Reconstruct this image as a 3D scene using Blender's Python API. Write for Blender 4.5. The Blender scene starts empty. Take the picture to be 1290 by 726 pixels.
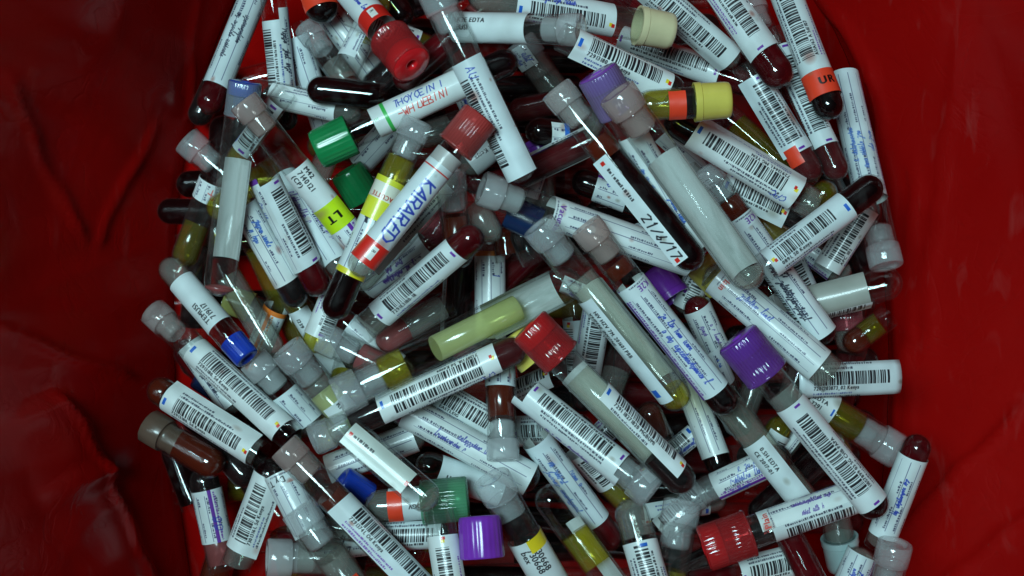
import bpy, bmesh, math, random
import numpy as np
from mathutils import Vector, Matrix, noise

# ------------------------------------------------------------------ camera, world, light, exposure
S = bpy.context.scene
C = S.collection
CAM_Z = 0.680                      # camera height above the bin floor (metres)
FPX = 1290 * 50.0 / 36.0           # focal length in photo pixels
cam = bpy.data.cameras.new('camera'); cam.lens = 50; cam.sensor_width = 36
cam.clip_start = 0.01; cam.clip_end = 50
cam_o = bpy.data.objects.new('camera', cam); C.objects.link(cam_o)
cam_o.location = (0, 0, CAM_Z); cam_o.rotation_euler = (0, 0, 0)
S.camera = cam_o

W = bpy.data.worlds.new('World'); S.world = W; W.use_nodes = True
bg = W.node_tree.nodes['Background']
bg.inputs[0].default_value = (0.80, 0.92, 1.0, 1); bg.inputs[1].default_value = 0.002

def area_lamp(name, loc, size, power, col, target=(0, 0, 0.05)):
    l = bpy.data.lights.new(name, 'AREA'); l.shape = 'RECTANGLE'
    l.spread = math.radians(58)
    l.size, l.size_y = size; l.energy = power; l.color = col
    o = bpy.data.objects.new(name, l); C.objects.link(o); o.location = loc
    o.rotation_euler = (Vector(target) - Vector(loc)).to_track_quat('-Z', 'Y').to_euler()
    return o
area_lamp('ceiling_lamp', (-0.30, 0.16, 1.40), (0.32, 0.50), 2.0, (0.62, 0.94, 1.0), (0.03, 0.02, 0.08))

S.view_settings.view_transform = 'Standard'; S.view_settings.look = 'None'
S.view_settings.exposure = 0.0; S.view_settings.gamma = 1.0
S.view_settings.use_curve_mapping = False
S.cycles.use_denoising = True
S.cycles.max_bounces = 14; S.cycles.transparent_max_bounces = 40
S.cycles.diffuse_bounces = 2; S.cycles.glossy_bounces = 4; S.cycles.transmission_bounces = 6
S.cycles.caustics_reflective = False; S.cycles.caustics_refractive = False
S.cycles.sample_clamp_indirect = 4.0

RNG = random.Random(11)

def world_xy(px, py, z):
    k = (CAM_Z - z) / FPX
    return ((px - 645.0) * k, (363.0 - py) * k)

# ------------------------------------------------------------------ materials
def new_mat(name):
    m = bpy.data.materials.new(name); m.use_nodes = True
    nt = m.node_tree; nt.nodes.clear()
    out = nt.nodes.new('ShaderNodeOutputMaterial')
    return m, nt, out
def N(nt, t, **kw):
    n = nt.nodes.new(t)
    for k, v in kw.items():
        setattr(n, k, v)
    return n
def principled(nt, col, rough=0.4, spec=0.5, **kw):
    p = N(nt, 'ShaderNodeBsdfPrincipled')
    p.inputs['Base Color'].default_value = (*col, 1); p.inputs['Roughness'].default_value = rough
    p.inputs['Specular IOR Level'].default_value = spec
    for k, v in kw.items():
        p.inputs[k].default_value = v
    return p
def noise_fac(nt, scale, detail=3, lo=0.4, hi=0.7, dist=0.0):
    tc = N(nt, 'ShaderNodeTexCoord'); nz = N(nt, 'ShaderNodeTexNoise')
    nz.inputs['Scale'].default_value = scale; nz.inputs['Detail'].default_value = detail
    nz.inputs['Distortion'].default_value = dist
    nt.links.new(tc.outputs['Object'], nz.inputs['Vector'])
    r = N(nt, 'ShaderNodeMapRange'); r.inputs[1].default_value = lo; r.inputs[2].default_value = hi
    nt.links.new(nz.outputs[0], r.inputs[0])
    return r.outputs[0], nz

def schlick(nt, f0=0.04, top=0.75):
    """two-sided Fresnel-like reflectance from the facing angle (no total internal reflection on inner walls)"""
    L = nt.links.new
    lw = N(nt, 'ShaderNodeLayerWeight'); lw.inputs[0].default_value = 0.5
    pw = N(nt, 'ShaderNodeMath', operation='POWER'); pw.inputs[1].default_value = 4.5; L(lw.outputs['Facing'], pw.inputs[0])
    ma = N(nt, 'ShaderNodeMath', operation='MULTIPLY_ADD'); ma.inputs[1].default_value = top - f0; ma.inputs[2].default_value = f0
    L(pw.outputs[0], ma.inputs[0])
    return ma.outputs[0]
def mat_clear(name, tint, milk, milk_col, rough=0.016, edge=0.32):
    """thin clear plastic: transparent body, Fresnel gloss, a little milk that grows toward grazing angles, faint scuffs"""
    m, nt, out = new_mat(name); L = nt.links.new
    tr = N(nt, 'ShaderNodeBsdfTransparent'); tr.inputs[0].default_value = (*tint, 1)
    df = principled(nt, milk_col, 0.45, 0.3)
    lw = N(nt, 'ShaderNodeLayerWeight'); lw.inputs[0].default_value = 0.35
    pw = N(nt, 'ShaderNodeMath', operation='POWER'); pw.inputs[1].default_value = 3.2
    L(lw.outputs['Facing'], pw.inputs[0])
    ml = N(nt, 'ShaderNodeMath', operation='MULTIPLY'); ml.inputs[1].default_value = edge
    L(pw.outputs[0], ml.inputs[0])
    lf = N(nt, 'ShaderNodeLayerWeight'); lf.inputs[0].default_value = 0.5
    cr = N(nt, 'ShaderNodeValToRGB'); e = cr.color_ramp.elements
    e[0].position = 0.0; e[0].color = (*tint, 1); e[1].position = 1.0; e[1].color = (*[q * .72 for q in tint], 1)
    for pos, q in ((0.46, 1.0), (0.58, 0.80), (0.66, 0.98), (0.80, 0.93), (0.90, 0.70)):  # dark and bright rim lines put into the tint in place of refraction
        n_ = e.new(pos); n_.color = (*[c * q for c in tint], 1)
    L(lf.outputs['Facing'], cr.inputs[0]); L(cr.outputs[0], tr.inputs[0])
    f, nz = noise_fac(nt, 180, 4, 0.52, 0.75)
    sc = N(nt, 'ShaderNodeMath', operation='MULTIPLY_ADD'); sc.inputs[1].default_value = 0.022; sc.inputs[2].default_value = milk
    L(f, sc.inputs[0])
    ad = N(nt, 'ShaderNodeMath', operation='ADD', use_clamp=True); L(ml.outputs[0], ad.inputs[0]); L(sc.outputs[0], ad.inputs[1])
    mx = N(nt, 'ShaderNodeMixShader'); L(ad.outputs[0], mx.inputs[0]); L(tr.outputs[0], mx.inputs[1]); L(df.outputs[0], mx.inputs[2])
    gl = N(nt, 'ShaderNodeBsdfGlossy'); gl.inputs['Roughness'].default_value = rough
    fr = schlick(nt, 0.055, 0.55)
    m2 = N(nt, 'ShaderNodeMixShader'); L(fr, m2.inputs[0]); L(mx.outputs[0], m2.inputs[1]); L(gl.outputs[0], m2.inputs[2])
    L(m2.outputs[0], out.inputs[0])
    return m
def mat_solid(name, col, rough=0.35, spec=0.5, var=0.25, scale=90, bump=0.0, **kw):
    m, nt, out = new_mat(name); L = nt.links.new
    p = principled(nt, col, rough, spec, **kw)
    f, nz = noise_fac(nt, scale, 4, 0.35, 0.7)
    mix = N(nt, 'ShaderNodeMix', data_type='RGBA'); L(f, mix.inputs[0])
    mix.inputs[6].default_value = (*[c * (1 - var) for c in col], 1); mix.inputs[7].default_value = (*[min(1, c * (1 + var)) for c in col], 1)
    L(mix.outputs[2], p.inputs['Base Color'])
    if bump:
        b = N(nt, 'ShaderNodeBump'); b.inputs['Strength'].default_value = bump; b.inputs['Distance'].default_value = 0.0006
        L(nz.outputs[0], b.inputs['Height']); L(b.outputs[0], p.inputs['Normal'])
    L(p.outputs[0], out.inputs[0])
    return m
def mat_trans(name, col, opac, rough=0.3, tint=None, spec=0.5):
    """translucent body: part see-through, part scattering"""
    m, nt, out = new_mat(name); L = nt.links.new
    tr = N(nt, 'ShaderNodeBsdfTransparent'); tr.inputs[0].default_value = (*(tint or col), 1)
    p = principled(nt, col, rough, spec)
    tl = N(nt, 'ShaderNodeBsdfTranslucent'); tl.inputs[0].default_value = (*col, 1)
    m0 = N(nt, 'ShaderNodeMixShader'); m0.inputs[0].default_value = 0.25; L(p.outputs[0], m0.inputs[1]); L(tl.outputs[0], m0.inputs[2])
    f, nz = noise_fac(nt, 55, 2, 0.3, 0.75)
    o = N(nt, 'ShaderNodeMath', operation='MULTIPLY_ADD', use_clamp=True); o.inputs[1].default_value = 0.12; o.inputs[2].default_value = opac - 0.06
    L(f, o.inputs[0])
    mx = N(nt, 'ShaderNodeMixShader'); L(o.outputs[0], mx.inputs[0]); L(tr.outputs[0], mx.inputs[1]); L(m0.outputs[0], mx.inputs[2])
    gl = N(nt, 'ShaderNodeBsdfGlossy'); gl.inputs['Roughness'].default_value = max(0.08, rough * 0.5)
    fr = schlick(nt, 0.04, 0.6)
    m2 = N(nt, 'ShaderNodeMixShader'); L(fr, m2.inputs[0]); L(mx.outputs[0], m2.inputs[1]); L(gl.outputs[0], m2.inputs[2])
    L(m2.outputs[0], out.inputs[0])
    return m

M = {}
M['wall'] = mat_clear('clear_tube_plastic', (0.97, 0.98, 0.975), 0.0, (0.62, 0.66, 0.64), edge=0.06)
M['wall_milky'] = mat_clear('scuffed_tube_plastic', (0.95, 0.96, 0.955), 0.01, (0.62, 0.66, 0.64), 0.08, edge=0.10)
m, nt, out = new_mat('inner_tube_surface')
tr = N(nt, 'ShaderNodeBsdfTransparent'); tr.inputs[0].default_value = (0.985, 0.99, 0.987, 1)
gl = N(nt, 'ShaderNodeBsdfGlossy'); gl.inputs['Roughness'].default_value = 0.06
mx = N(nt, 'ShaderNodeMixShader'); nt.links.new(schlick(nt, 0.012, 0.22), mx.inputs[0]); nt.links.new(tr.outputs[0], mx.inputs[1]); nt.links.new(gl.outputs[0], mx.inputs[2])
nt.links.new(mx.outputs[0], out.inputs[0])
M['inner'] = m
M['plug'] = mat_trans('frosted_stopper', (0.88, 0.93, 0.95), 0.24, 0.08, (0.93, 0.95, 0.95))
M['plug_warm'] = mat_trans('stained_stopper', (0.82, 0.80, 0.78), 0.28, 0.09, (0.92, 0.89, 0.88))
M['plug_cloudy'] = mat_trans('cloudy_stopper', (0.82, 0.86, 0.87), 0.38, 0.12, (0.9, 0.92, 0.92))
M['plug_bloody'] = mat_trans('blood_smeared_stopper', (0.70, 0.58, 0.55), 0.36, 0.12, (0.90, 0.80, 0.77))
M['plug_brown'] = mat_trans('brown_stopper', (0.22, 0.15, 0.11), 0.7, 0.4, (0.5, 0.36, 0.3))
CAPC = {'red': (0.66, 0.013, 0.018), 'green': (0.010, 0.21, 0.065), 'purple': (0.20, 0.035, 0.42), 'blue': (0.012, 0.05, 0.42),
        'yellow': (0.64, 0.53, 0.10), 'cream': (0.66, 0.60, 0.36), 'lime': (0.50, 0.52, 0.16), 'pink': (0.55, 0.12, 0.15),
        'orange': (0.62, 0.33, 0.03), 'darkblue': (0.008, 0.022, 0.07), 'mint': (0.06, 0.40, 0.20), 'lavender': (0.22, 0.06, 0.42), 'rose': (0.55, 0.03, 0.03), 'bluemilk': (0.015, 0.07, 0.42), 'teal': (0.33, 0.45, 0.45), 'brown': (0.16, 0.10, 0.07)}
for k, c in CAPC.items():
    M['cap_' + k] = mat_solid(k + '_cap_plastic', c, 0.2, 0.5, 0.14, 60, 0.08)
    lt = tuple(min(1, x * 0.9 + 0.015) for x in c)
    if k == 'bluemilk': lt = (0.45, 0.50, 0.56)
    elif k == 'mint': lt = (0.34, 0.68, 0.50)
    elif k == 'lavender': lt = (0.46, 0.34, 0.62)
    elif k == 'rose': lt = (0.66, 0.13, 0.12)
    elif k == 'purple': lt = (0.30, 0.09, 0.52)
    elif k in ('red', 'purple'): lt = tuple(min(1, x * 0.85 + 0.035) for x in c)
    M['shell_' + k] = mat_trans(k + '_translucent_shell', lt, {'bluemilk': .3, 'mint': .28, 'lavender': .36}.get(k, .42), 0.14, tuple(min(1, x * 0.9 + 0.30) for x in c) if k != 'bluemilk' else (.85, .88, .9))
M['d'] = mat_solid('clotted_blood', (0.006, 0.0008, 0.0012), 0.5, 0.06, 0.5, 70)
M['r'] = mat_solid('dark_red_blood', (0.085, 0.0025, 0.0045), 0.5, 0.06, 0.35, 80)
M['b'] = mat_trans('thin_brown_red_blood', (0.15, 0.022, 0.010), 0.80, 0.2, (0.6, 0.14, 0.07))
M['s'] = mat_trans('yellow_serum', (0.55, 0.48, 0.06), 0.24, 0.15, (0.95, 0.88, 0.32))
M['v'] = mat_trans('pale_serum', (0.80, 0.82, 0.72), 0.12, 0.15, (0.985, 0.988, 0.95))
M['o'] = mat_trans('olive_serum', (0.26, 0.21, 0.02), 0.36, 0.15, (0.74, 0.66, 0.16))
M['g'] = mat_trans('separator_gel', (0.62, 0.64, 0.56), 0.55, 0.35, (0.85, 0.86, 0.75))
M['y'] = mat_trans('bright_yellow_liquid', (0.86, 0.90, 0.44), 0.50, 0.2, (0.93, 0.95, 0.55))
M['p'] = mat_trans('pink_residue', (0.55, 0.16, 0.16), 0.55, 0.3, (0.9, 0.5, 0.5))
M['w'] = mat_trans('watery_residue', (0.55, 0.57, 0.53), 0.22, 0.2, (0.92, 0.93, 0.9))

# bag: thin glossy red polythene with fine creases
m, nt, out = new_mat('red_polythene'); L = nt.links.new
p = principled(nt, (0.30, 0.004, 0.004), 0.28, 0.34)
f, nz = noise_fac(nt, 5, 4, 0.3, 0.72, 0.4)
mix = N(nt, 'ShaderNodeMix', data_type='RGBA'); L(f, mix.inputs[0])
mix.inputs[6].default_value = (0.27, 0.0016, 0.0014, 1); mix.inputs[7].default_value = (0.42, 0.0036, 0.0028, 1)
# pale pinkish streaks of sheen, painted into the film's colour
f2, nz2 = noise_fac(nt, 1.0, 9, 0.60, 0.80, 1.0)
mp = N(nt, 'ShaderNodeMapping'); mp.inputs['Scale'].default_value = (120, 24, 60); mp.inputs['Rotation'].default_value = (0.2, 0.15, 0.12)
L(nz2.inputs['Vector'].links[0].from_socket, mp.inputs['Vector']); L(mp.outputs[0], nz2.inputs['Vector'])
mix2 = N(nt, 'ShaderNodeMix', data_type='RGBA'); 
ms = N(nt, 'ShaderNodeMath', operation='MULTIPLY'); ms.inputs[1].default_value = 0.13; L(f2, ms.inputs[0]); L(ms.outputs[0], mix2.inputs[0])
L(mix.outputs[2], mix2.inputs[6]); mix2.inputs[7].default_value = (0.42, 0.16, 0.15, 1)
L(mix2.outputs[2], p.inputs['Base Color'])
r2 = N(nt, 'ShaderNodeMapRange'); r2.inputs[3].default_value = 0.18; r2.inputs[4].default_value = 0.36
L(nz.outputs[0], r2.inputs[0]); L(r2.outputs[0], p.inputs['Roughness'])
f3, nz3 = noise_fac(nt, 45, 7, 0.3, 0.7, 1.2)
tc = N(nt, 'ShaderNodeTexCoord'); vo = N(nt, 'ShaderNodeTexVoronoi', feature='DISTANCE_TO_EDGE'); vo.inputs['Scale'].default_value = 17
va = N(nt, 'ShaderNodeVectorMath', operation='MULTIPLY_ADD'); L(nz3.outputs[1], va.inputs[0]); va.inputs[1].default_value = (0.07, 0.07, 0.07)
L(tc.outputs['Object'], va.inputs[2]); L(va.outputs[0], vo.inputs['Vector'])
rm = N(nt, 'ShaderNodeMapRange'); rm.inputs[1].default_value = 0.0; rm.inputs[2].default_value = 0.05; L(vo.outputs['Distance'], rm.inputs[0])
sm = N(nt, 'ShaderNodeMath', operation='MULTIPLY_ADD'); sm.inputs[1].default_value = 0.22; L(rm.outputs[0], sm.inputs[0]); L(nz3.outputs[0], sm.inputs[2])
b = N(nt, 'ShaderNodeBump'); b.inputs['Strength'].default_value = 0.13; b.inputs['Distance'].default_value = 0.0028
L(sm.outputs[0], b.inputs['Height']); L(b.outputs[0], p.inputs['Normal'])
L(p.outputs[0], out.inputs[0])
M['bag'] = m

# ------------------------------------------------------------------ lettering: printed glyphs come from Blender's own font, handwriting from strokes
GS = 44
_gl = {}
def glyph(ch):
    if ch in _gl: return _gl[ch]
    cu = bpy.data.curves.new('glyph', 'FONT'); cu.body = ch; cu.resolution_u = 3
    o = bpy.data.objects.new('glyph', cu); C.objects.link(o)
    me = o.to_mesh(); me.calc_loop_triangles()
    V = np.array([v.co[:2] for v in me.vertices]) if len(me.vertices) else np.zeros((0, 2))
    tris = [tuple(t.vertices) for t in me.loop_triangles]
    o.to_mesh_clear(); bpy.data.objects.remove(o); bpy.data.curves.remove(cu)
    if len(V) == 0:
        _gl[ch] = np.zeros((GS, GS // 3)); return _gl[ch]
    w = V[:, 0].max() + 0.06
    SC = GS * 2; W_ = max(4, int(w * SC)); H_ = int(1.05 * SC)
    im = np.zeros((H_, W_))
    P = np.stack([V[:, 0] * SC, (0.78 - V[:, 1]) * SC], 1)
    for t in tris:
        a, b_, c = P[t[0]], P[t[1]], P[t[2]]
        x0, x1 = int(max(0, min(a[0], b_[0], c[0]) - 1)), int(min(W_, max(a[0], b_[0], c[0]) + 2))
        y0, y1 = int(max(0, min(a[1], b_[1], c[1]) - 1)), int(min(H_, max(a[1], b_[1], c[1]) + 2))
        if x1 <= x0 or y1 <= y0: continue
        X, Y = np.meshgrid(np.arange(x0, x1) + .5, np.arange(y0, y1) + .5)
        d = (b_[0] - a[0]) * (c[1] - a[1]) - (b_[1] - a[1]) * (c[0] - a[0])
        if abs(d) < 1e-9: continue
        u = ((X - a[0]) * (c[1] - a[1]) - (Y - a[1]) * (c[0] - a[0])) / d
        v = ((b_[0] - a[0]) * (Y - a[1]) - (b_[1] - a[1]) * (X - a[0])) / d
        im[y0:y1, x0:x1] = np.maximum(im[y0:y1, x0:x1], (u >= -.01) & (v >= -.01) & (u + v <= 1.01))
    H2, W2 = H_ // 2, W_ // 2
    im = im[:H2 * 2, :W2 * 2].reshape(H2, 2, W2, 2).mean((1, 3))
    _gl[ch] = im
    return im
def resample(im, h, w):
    h, w = max(1, int(h)), max(1, int(w))
    ys = np.linspace(0, im.shape[0], h + 1); xs = np.linspace(0, im.shape[1], w + 1)
    cs = np.pad(im.cumsum(0).cumsum(1), ((1, 0), (1, 0)))
    def at(y, x):
        yi = np.clip(y.astype(int), 0, im.shape[0]); xi = np.clip(x.astype(int), 0, im.shape[1])
        return cs[np.ix_(yi, xi)]
    A = at(ys, xs)
    ar = np.maximum(1, np.diff(np.clip(ys.astype(int), 0, 10**6)))[:, None] * np.maximum(1, np.diff(np.clip(xs.astype(int), 0, 10**6)))[None]
    return (A[1:, 1:] - A[:-1, 1:] - A[1:, :-1] + A[:-1, :-1]) / ar
PXM = 6.0                                   # atlas pixels per millimetre
def ink(img, y, x, mask, col, k=1.0):
    h, w = mask.shape; H, W_ = img.shape[:2]
    y0, x0 = max(0, y), max(0, x); y1, x1 = min(H, y + h), min(W_, x + w)
    if y1 <= y0 or x1 <= x0: return
    mm = (mask[y0 - y:y1 - y, x0 - x:x1 - x] * k)[..., None]
    img[y0:y1, x0:x1] = img[y0:y1, x0:x1] * (1 - mm) + np.array(col) * mm
def text(img, s, u, v, hmm, col=(0.08, 0.08, 0.10), squeeze=0.9, k=0.95, bold=0):
    """print s with its top-left corner at u, v millimetres"""
    h = int(hmm * PXM * 1.35); x = int(u * PXM); y = int(v * PXM)
    for ch in s:
        if ch == ' ': x += int(hmm * PXM * 0.42); continue
        g = glyph(ch); g2 = resample(g, h, h * g.shape[1] / g.shape[0] * squeeze)
        ink(img, y, x, g2, col, k)
        for bx in range(bold): ink(img, y, x + 1 + bx, g2, col, k)
        x += g2.shape[1] + int(0.05 * hmm * PXM) + bold
    return x / PXM
STROKE = {'A': '00-26-40 12-32', 'B': '00-06-36-35-23-03 23-42-40-00', 'C': '45-26-04-02-20-41', 'D': '00-06-26-44-42-20-00', 'E': '46-06-00-40 03-33',
          'F': '46-06-00 03-33', 'G': '45-26-04-02-20-42-22', 'H': '00-06 40-46 03-43', 'I': '20-26', 'J': '46-41-20-01', 'K': '00-06 46-03-40',
          'L': '06-00-40', 'M': '00-06-22-46-40', 'N': '00-06-40-46', 'O': '20-02-04-26-44-42-20', 'P': '00-06-36-45-43-03', 'R': '00-06-36-45-33-03 23-40',
          'S': '45-26-05-13-32-41-20-01', 'T': '20-26 06-46', 'U': '06-01-20-41-46', 'V': '06-20-46', 'W': '06-10-23-30-46', 'X': '00-46 06-40', 'Y': '06-23-46 23-20',
          'Z': '06-46-00-40', '0': '20-02-04-26-44-42-20', '1': '15-26-20', '2': '05-26-45-00-40', '3': '06-46-23-42-20-01', '4': '30-36-02-42', '5': '46-06-03-34-32-20-01',
          '6': '36-12-01-20-32-13', '7': '06-46-10', '8': '20-01-42-45-26-05-12-41-20', '9': '33-14-26-45-20', '/': '00-46', '-': '03-43'}
def stroke_poly(img, pts, col, wmm, k=0.9):
    P = np.array(pts) * PXM; rad = wmm * PXM / 2
    for a, b_ in zip(P[:-1], P[1:]):
        x0, y0 = np.floor(np.minimum(a, b_) - rad - 1).astype(int); x1, y1 = np.ceil(np.maximum(a, b_) + rad + 1).astype(int)
        x0, y0 = max(0, x0), max(0, y0); x1, y1 = min(img.shape[1], x1), min(img.shape[0], y1)
        if x1 <= x0 or y1 <= y0: continue
        X, Y = np.meshgrid(np.arange(x0, x1) + .5, np.arange(y0, y1) + .5)
        d = b_ - a; t = np.clip(((X - a[0]) * d[0] + (Y - a[1]) * d[1]) / max(1e-6, d @ d), 0, 1)
        D = np.hypot(X - a[0] - t * d[0], Y - a[1] - t * d[1])
        mk = np.clip(rad - D + .5, 0, 1)
        ink(img, y0, x0, mk, col, k)
def hand(img, s, u, v, hmm, col=(0.16, 0.24, 0.66), wmm=0.34, rng=RNG):
    x = u
    for ch in s:
        if ch == ' ': x += hmm * 0.5; continue
        sk = rng.uniform(0.05, 0.3)
        for st in STROKE.get(ch, '00-46').split(' '):
            pts = [(int(q[0]) / 4 * hmm * 0.58, int(q[1]) / 6 * hmm) for q in st.split('-')]
            pts = [(x + a + b_ * sk + rng.uniform(-.06, .06) * hmm, v + hmm - b_ + rng.uniform(-.06, .06) * hmm) for a, b_ in pts]
            stroke_poly(img, pts, col, wmm)
        x += hmm * rng.uniform(0.66, 0.84)
    return x
def spline(pts, n=5):
    P = np.array(pts, float)
    if len(P) < 3: return [tuple(q) for q in P]
    Q = np.vstack([2 * P[0] - P[1], P, 2 * P[-1] - P[-2]]); out = []
    for a, b_, c, d in zip(Q[:-3], Q[1:-2], Q[2:-1], Q[3:]):
        for t in np.arange(n) / n:
            out.append(tuple(.5 * (2 * b_ + (c - a) * t + (2 * a - 5 * b_ + 4 * c - d) * t * t + (3 * b_ - a - 3 * c + d) * t ** 3)))
    out.append(tuple(P[-1])); return out
SCR = [[(0, 0), (.35, .5), (.2, .62), (.1, .3), (.35, 0), (.5, .1)], [(0, 0), (.3, 1.0), (.15, 1.1), (.12, .4), (.25, 0), (.4, .08)],
       [(0, 0), (.1, .55), (.15, .05), (.3, .55), (.38, .5), (.42, 0)], [(0, .5), (.1, .02), (.28, .05), (.35, .5), (.4, .05)],
       [(.3, .45), (.1, .5), (.02, .2), (.15, 0), (.33, .4), (.35, .05)], [(0, .4), (.3, .5), (.22, -.3), (.05, -.4), (.1, -.15), (.4, .1)],
       [(0, 0), (.12, .55), (.3, .5), (.3, .3)], [(.1, .95), (.12, 0), (.15, .4), (.35, .45), (.38, 0)]]
def scribble(img, u, v, hmm, length, col=(0.20, 0.29, 0.70), wmm=0.24, rng=RNG):
    """an unreadable word or two in ballpoint cursive"""
    x = u; pts = []; base = v + hmm; dr = rng.uniform(-.05, .05)
    big = True
    while x < u + length:
        sc = hmm * (1.15 if big else rng.uniform(.75, .95)); big = False
        L_ = rng.choice(SCR)
        for a, b_ in L_:
            pts.append((x + a * sc * .8 + b_ * sc * .22, base - b_ * sc + (x - u) * dr + rng.uniform(-.04, .04) * hmm))
        x += sc * rng.uniform(.30, .46)
        if rng.random() < .16:
            stroke_poly(img, spline(pts), col, wmm); pts = []; x += hmm * .6; big = True
    if len(pts) > 1: stroke_poly(img, spline(pts), col, wmm)
def rect(img, u0, v0, u1, v1, col, k=1.0):
    a, b_, c, d = [int(round(q * PXM)) for q in (v0, v1, u0, u1)]
    a, c = max(0, a), max(0, c)
    if b_ > a and d > c: img[a:b_, c:d] = img[a:b_, c:d] * (1 - k) + np.array(col) * k
def tinyline(img, u, v, length, hmm=0.7, col=(0.3, 0.3, 0.42), rng=RNG):
    x = u
    while x < u + length:
        w = rng.uniform(.25, 1.0) * hmm
        rect(img, x, v + (rng.random() < .5) * hmm * .25, x + w, v + hmm, col, .75)
        x += w + hmm * rng.uniform(.15, .5)

PUR = (0.42, 0.18, 0.62); BLU = (0.10, 0.38, 0.78); RED = (0.85, 0.16, 0.12); YEL = (0.93, 0.82, 0.15)
ACC = {'p': PUR, 'b': BLU, 'r': RED, 'y': YEL, 'g': (0.20, 0.72, 0.30), 'o': (0.90, 0.45, 0.12), 'k': (0.15, 0.15, 0.17)}
def paper(w, h, base, rng):
    H, W_ = max(4, int(h * PXM)), max(4, int(w * PXM))
    img = np.empty((H, W_, 3)); img[:] = base
    small = np.random.RandomState(rng.randrange(10**6)).rand(H // 24 + 2, W_ // 24 + 2)
    up = np.kron(small, np.ones((24, 24)))[:H, :W_]
    for ax in (0, 1):
        up = sum(np.roll(up, q, ax) for q in range(-12, 13, 4)) / 7
    img *= (0.93 + 0.09 * up)[..., None]
    for q in range(rng.choice([0, 1, 1, 2, 3])):        # dried splashes and smudges
        cy, cx, rr = rng.uniform(0, H), rng.uniform(0, W_), rng.uniform(2, 9) * rng.choice([1, 1, 2])
        Y, X = np.mgrid[0:H, 0:W_]
        mk = np.clip(1.3 - np.hypot(Y - cy, (X - cx) * rng.uniform(.5, 1)) / rr, 0, 1) * rng.uniform(.15, .6)
        img[:] = img * (1 - mk[..., None]) + np.array(rng.choice([(.55, .25, .2), (.5, .48, .42), (.62, .5, .45)])) * mk[..., None]
    return img
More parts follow.
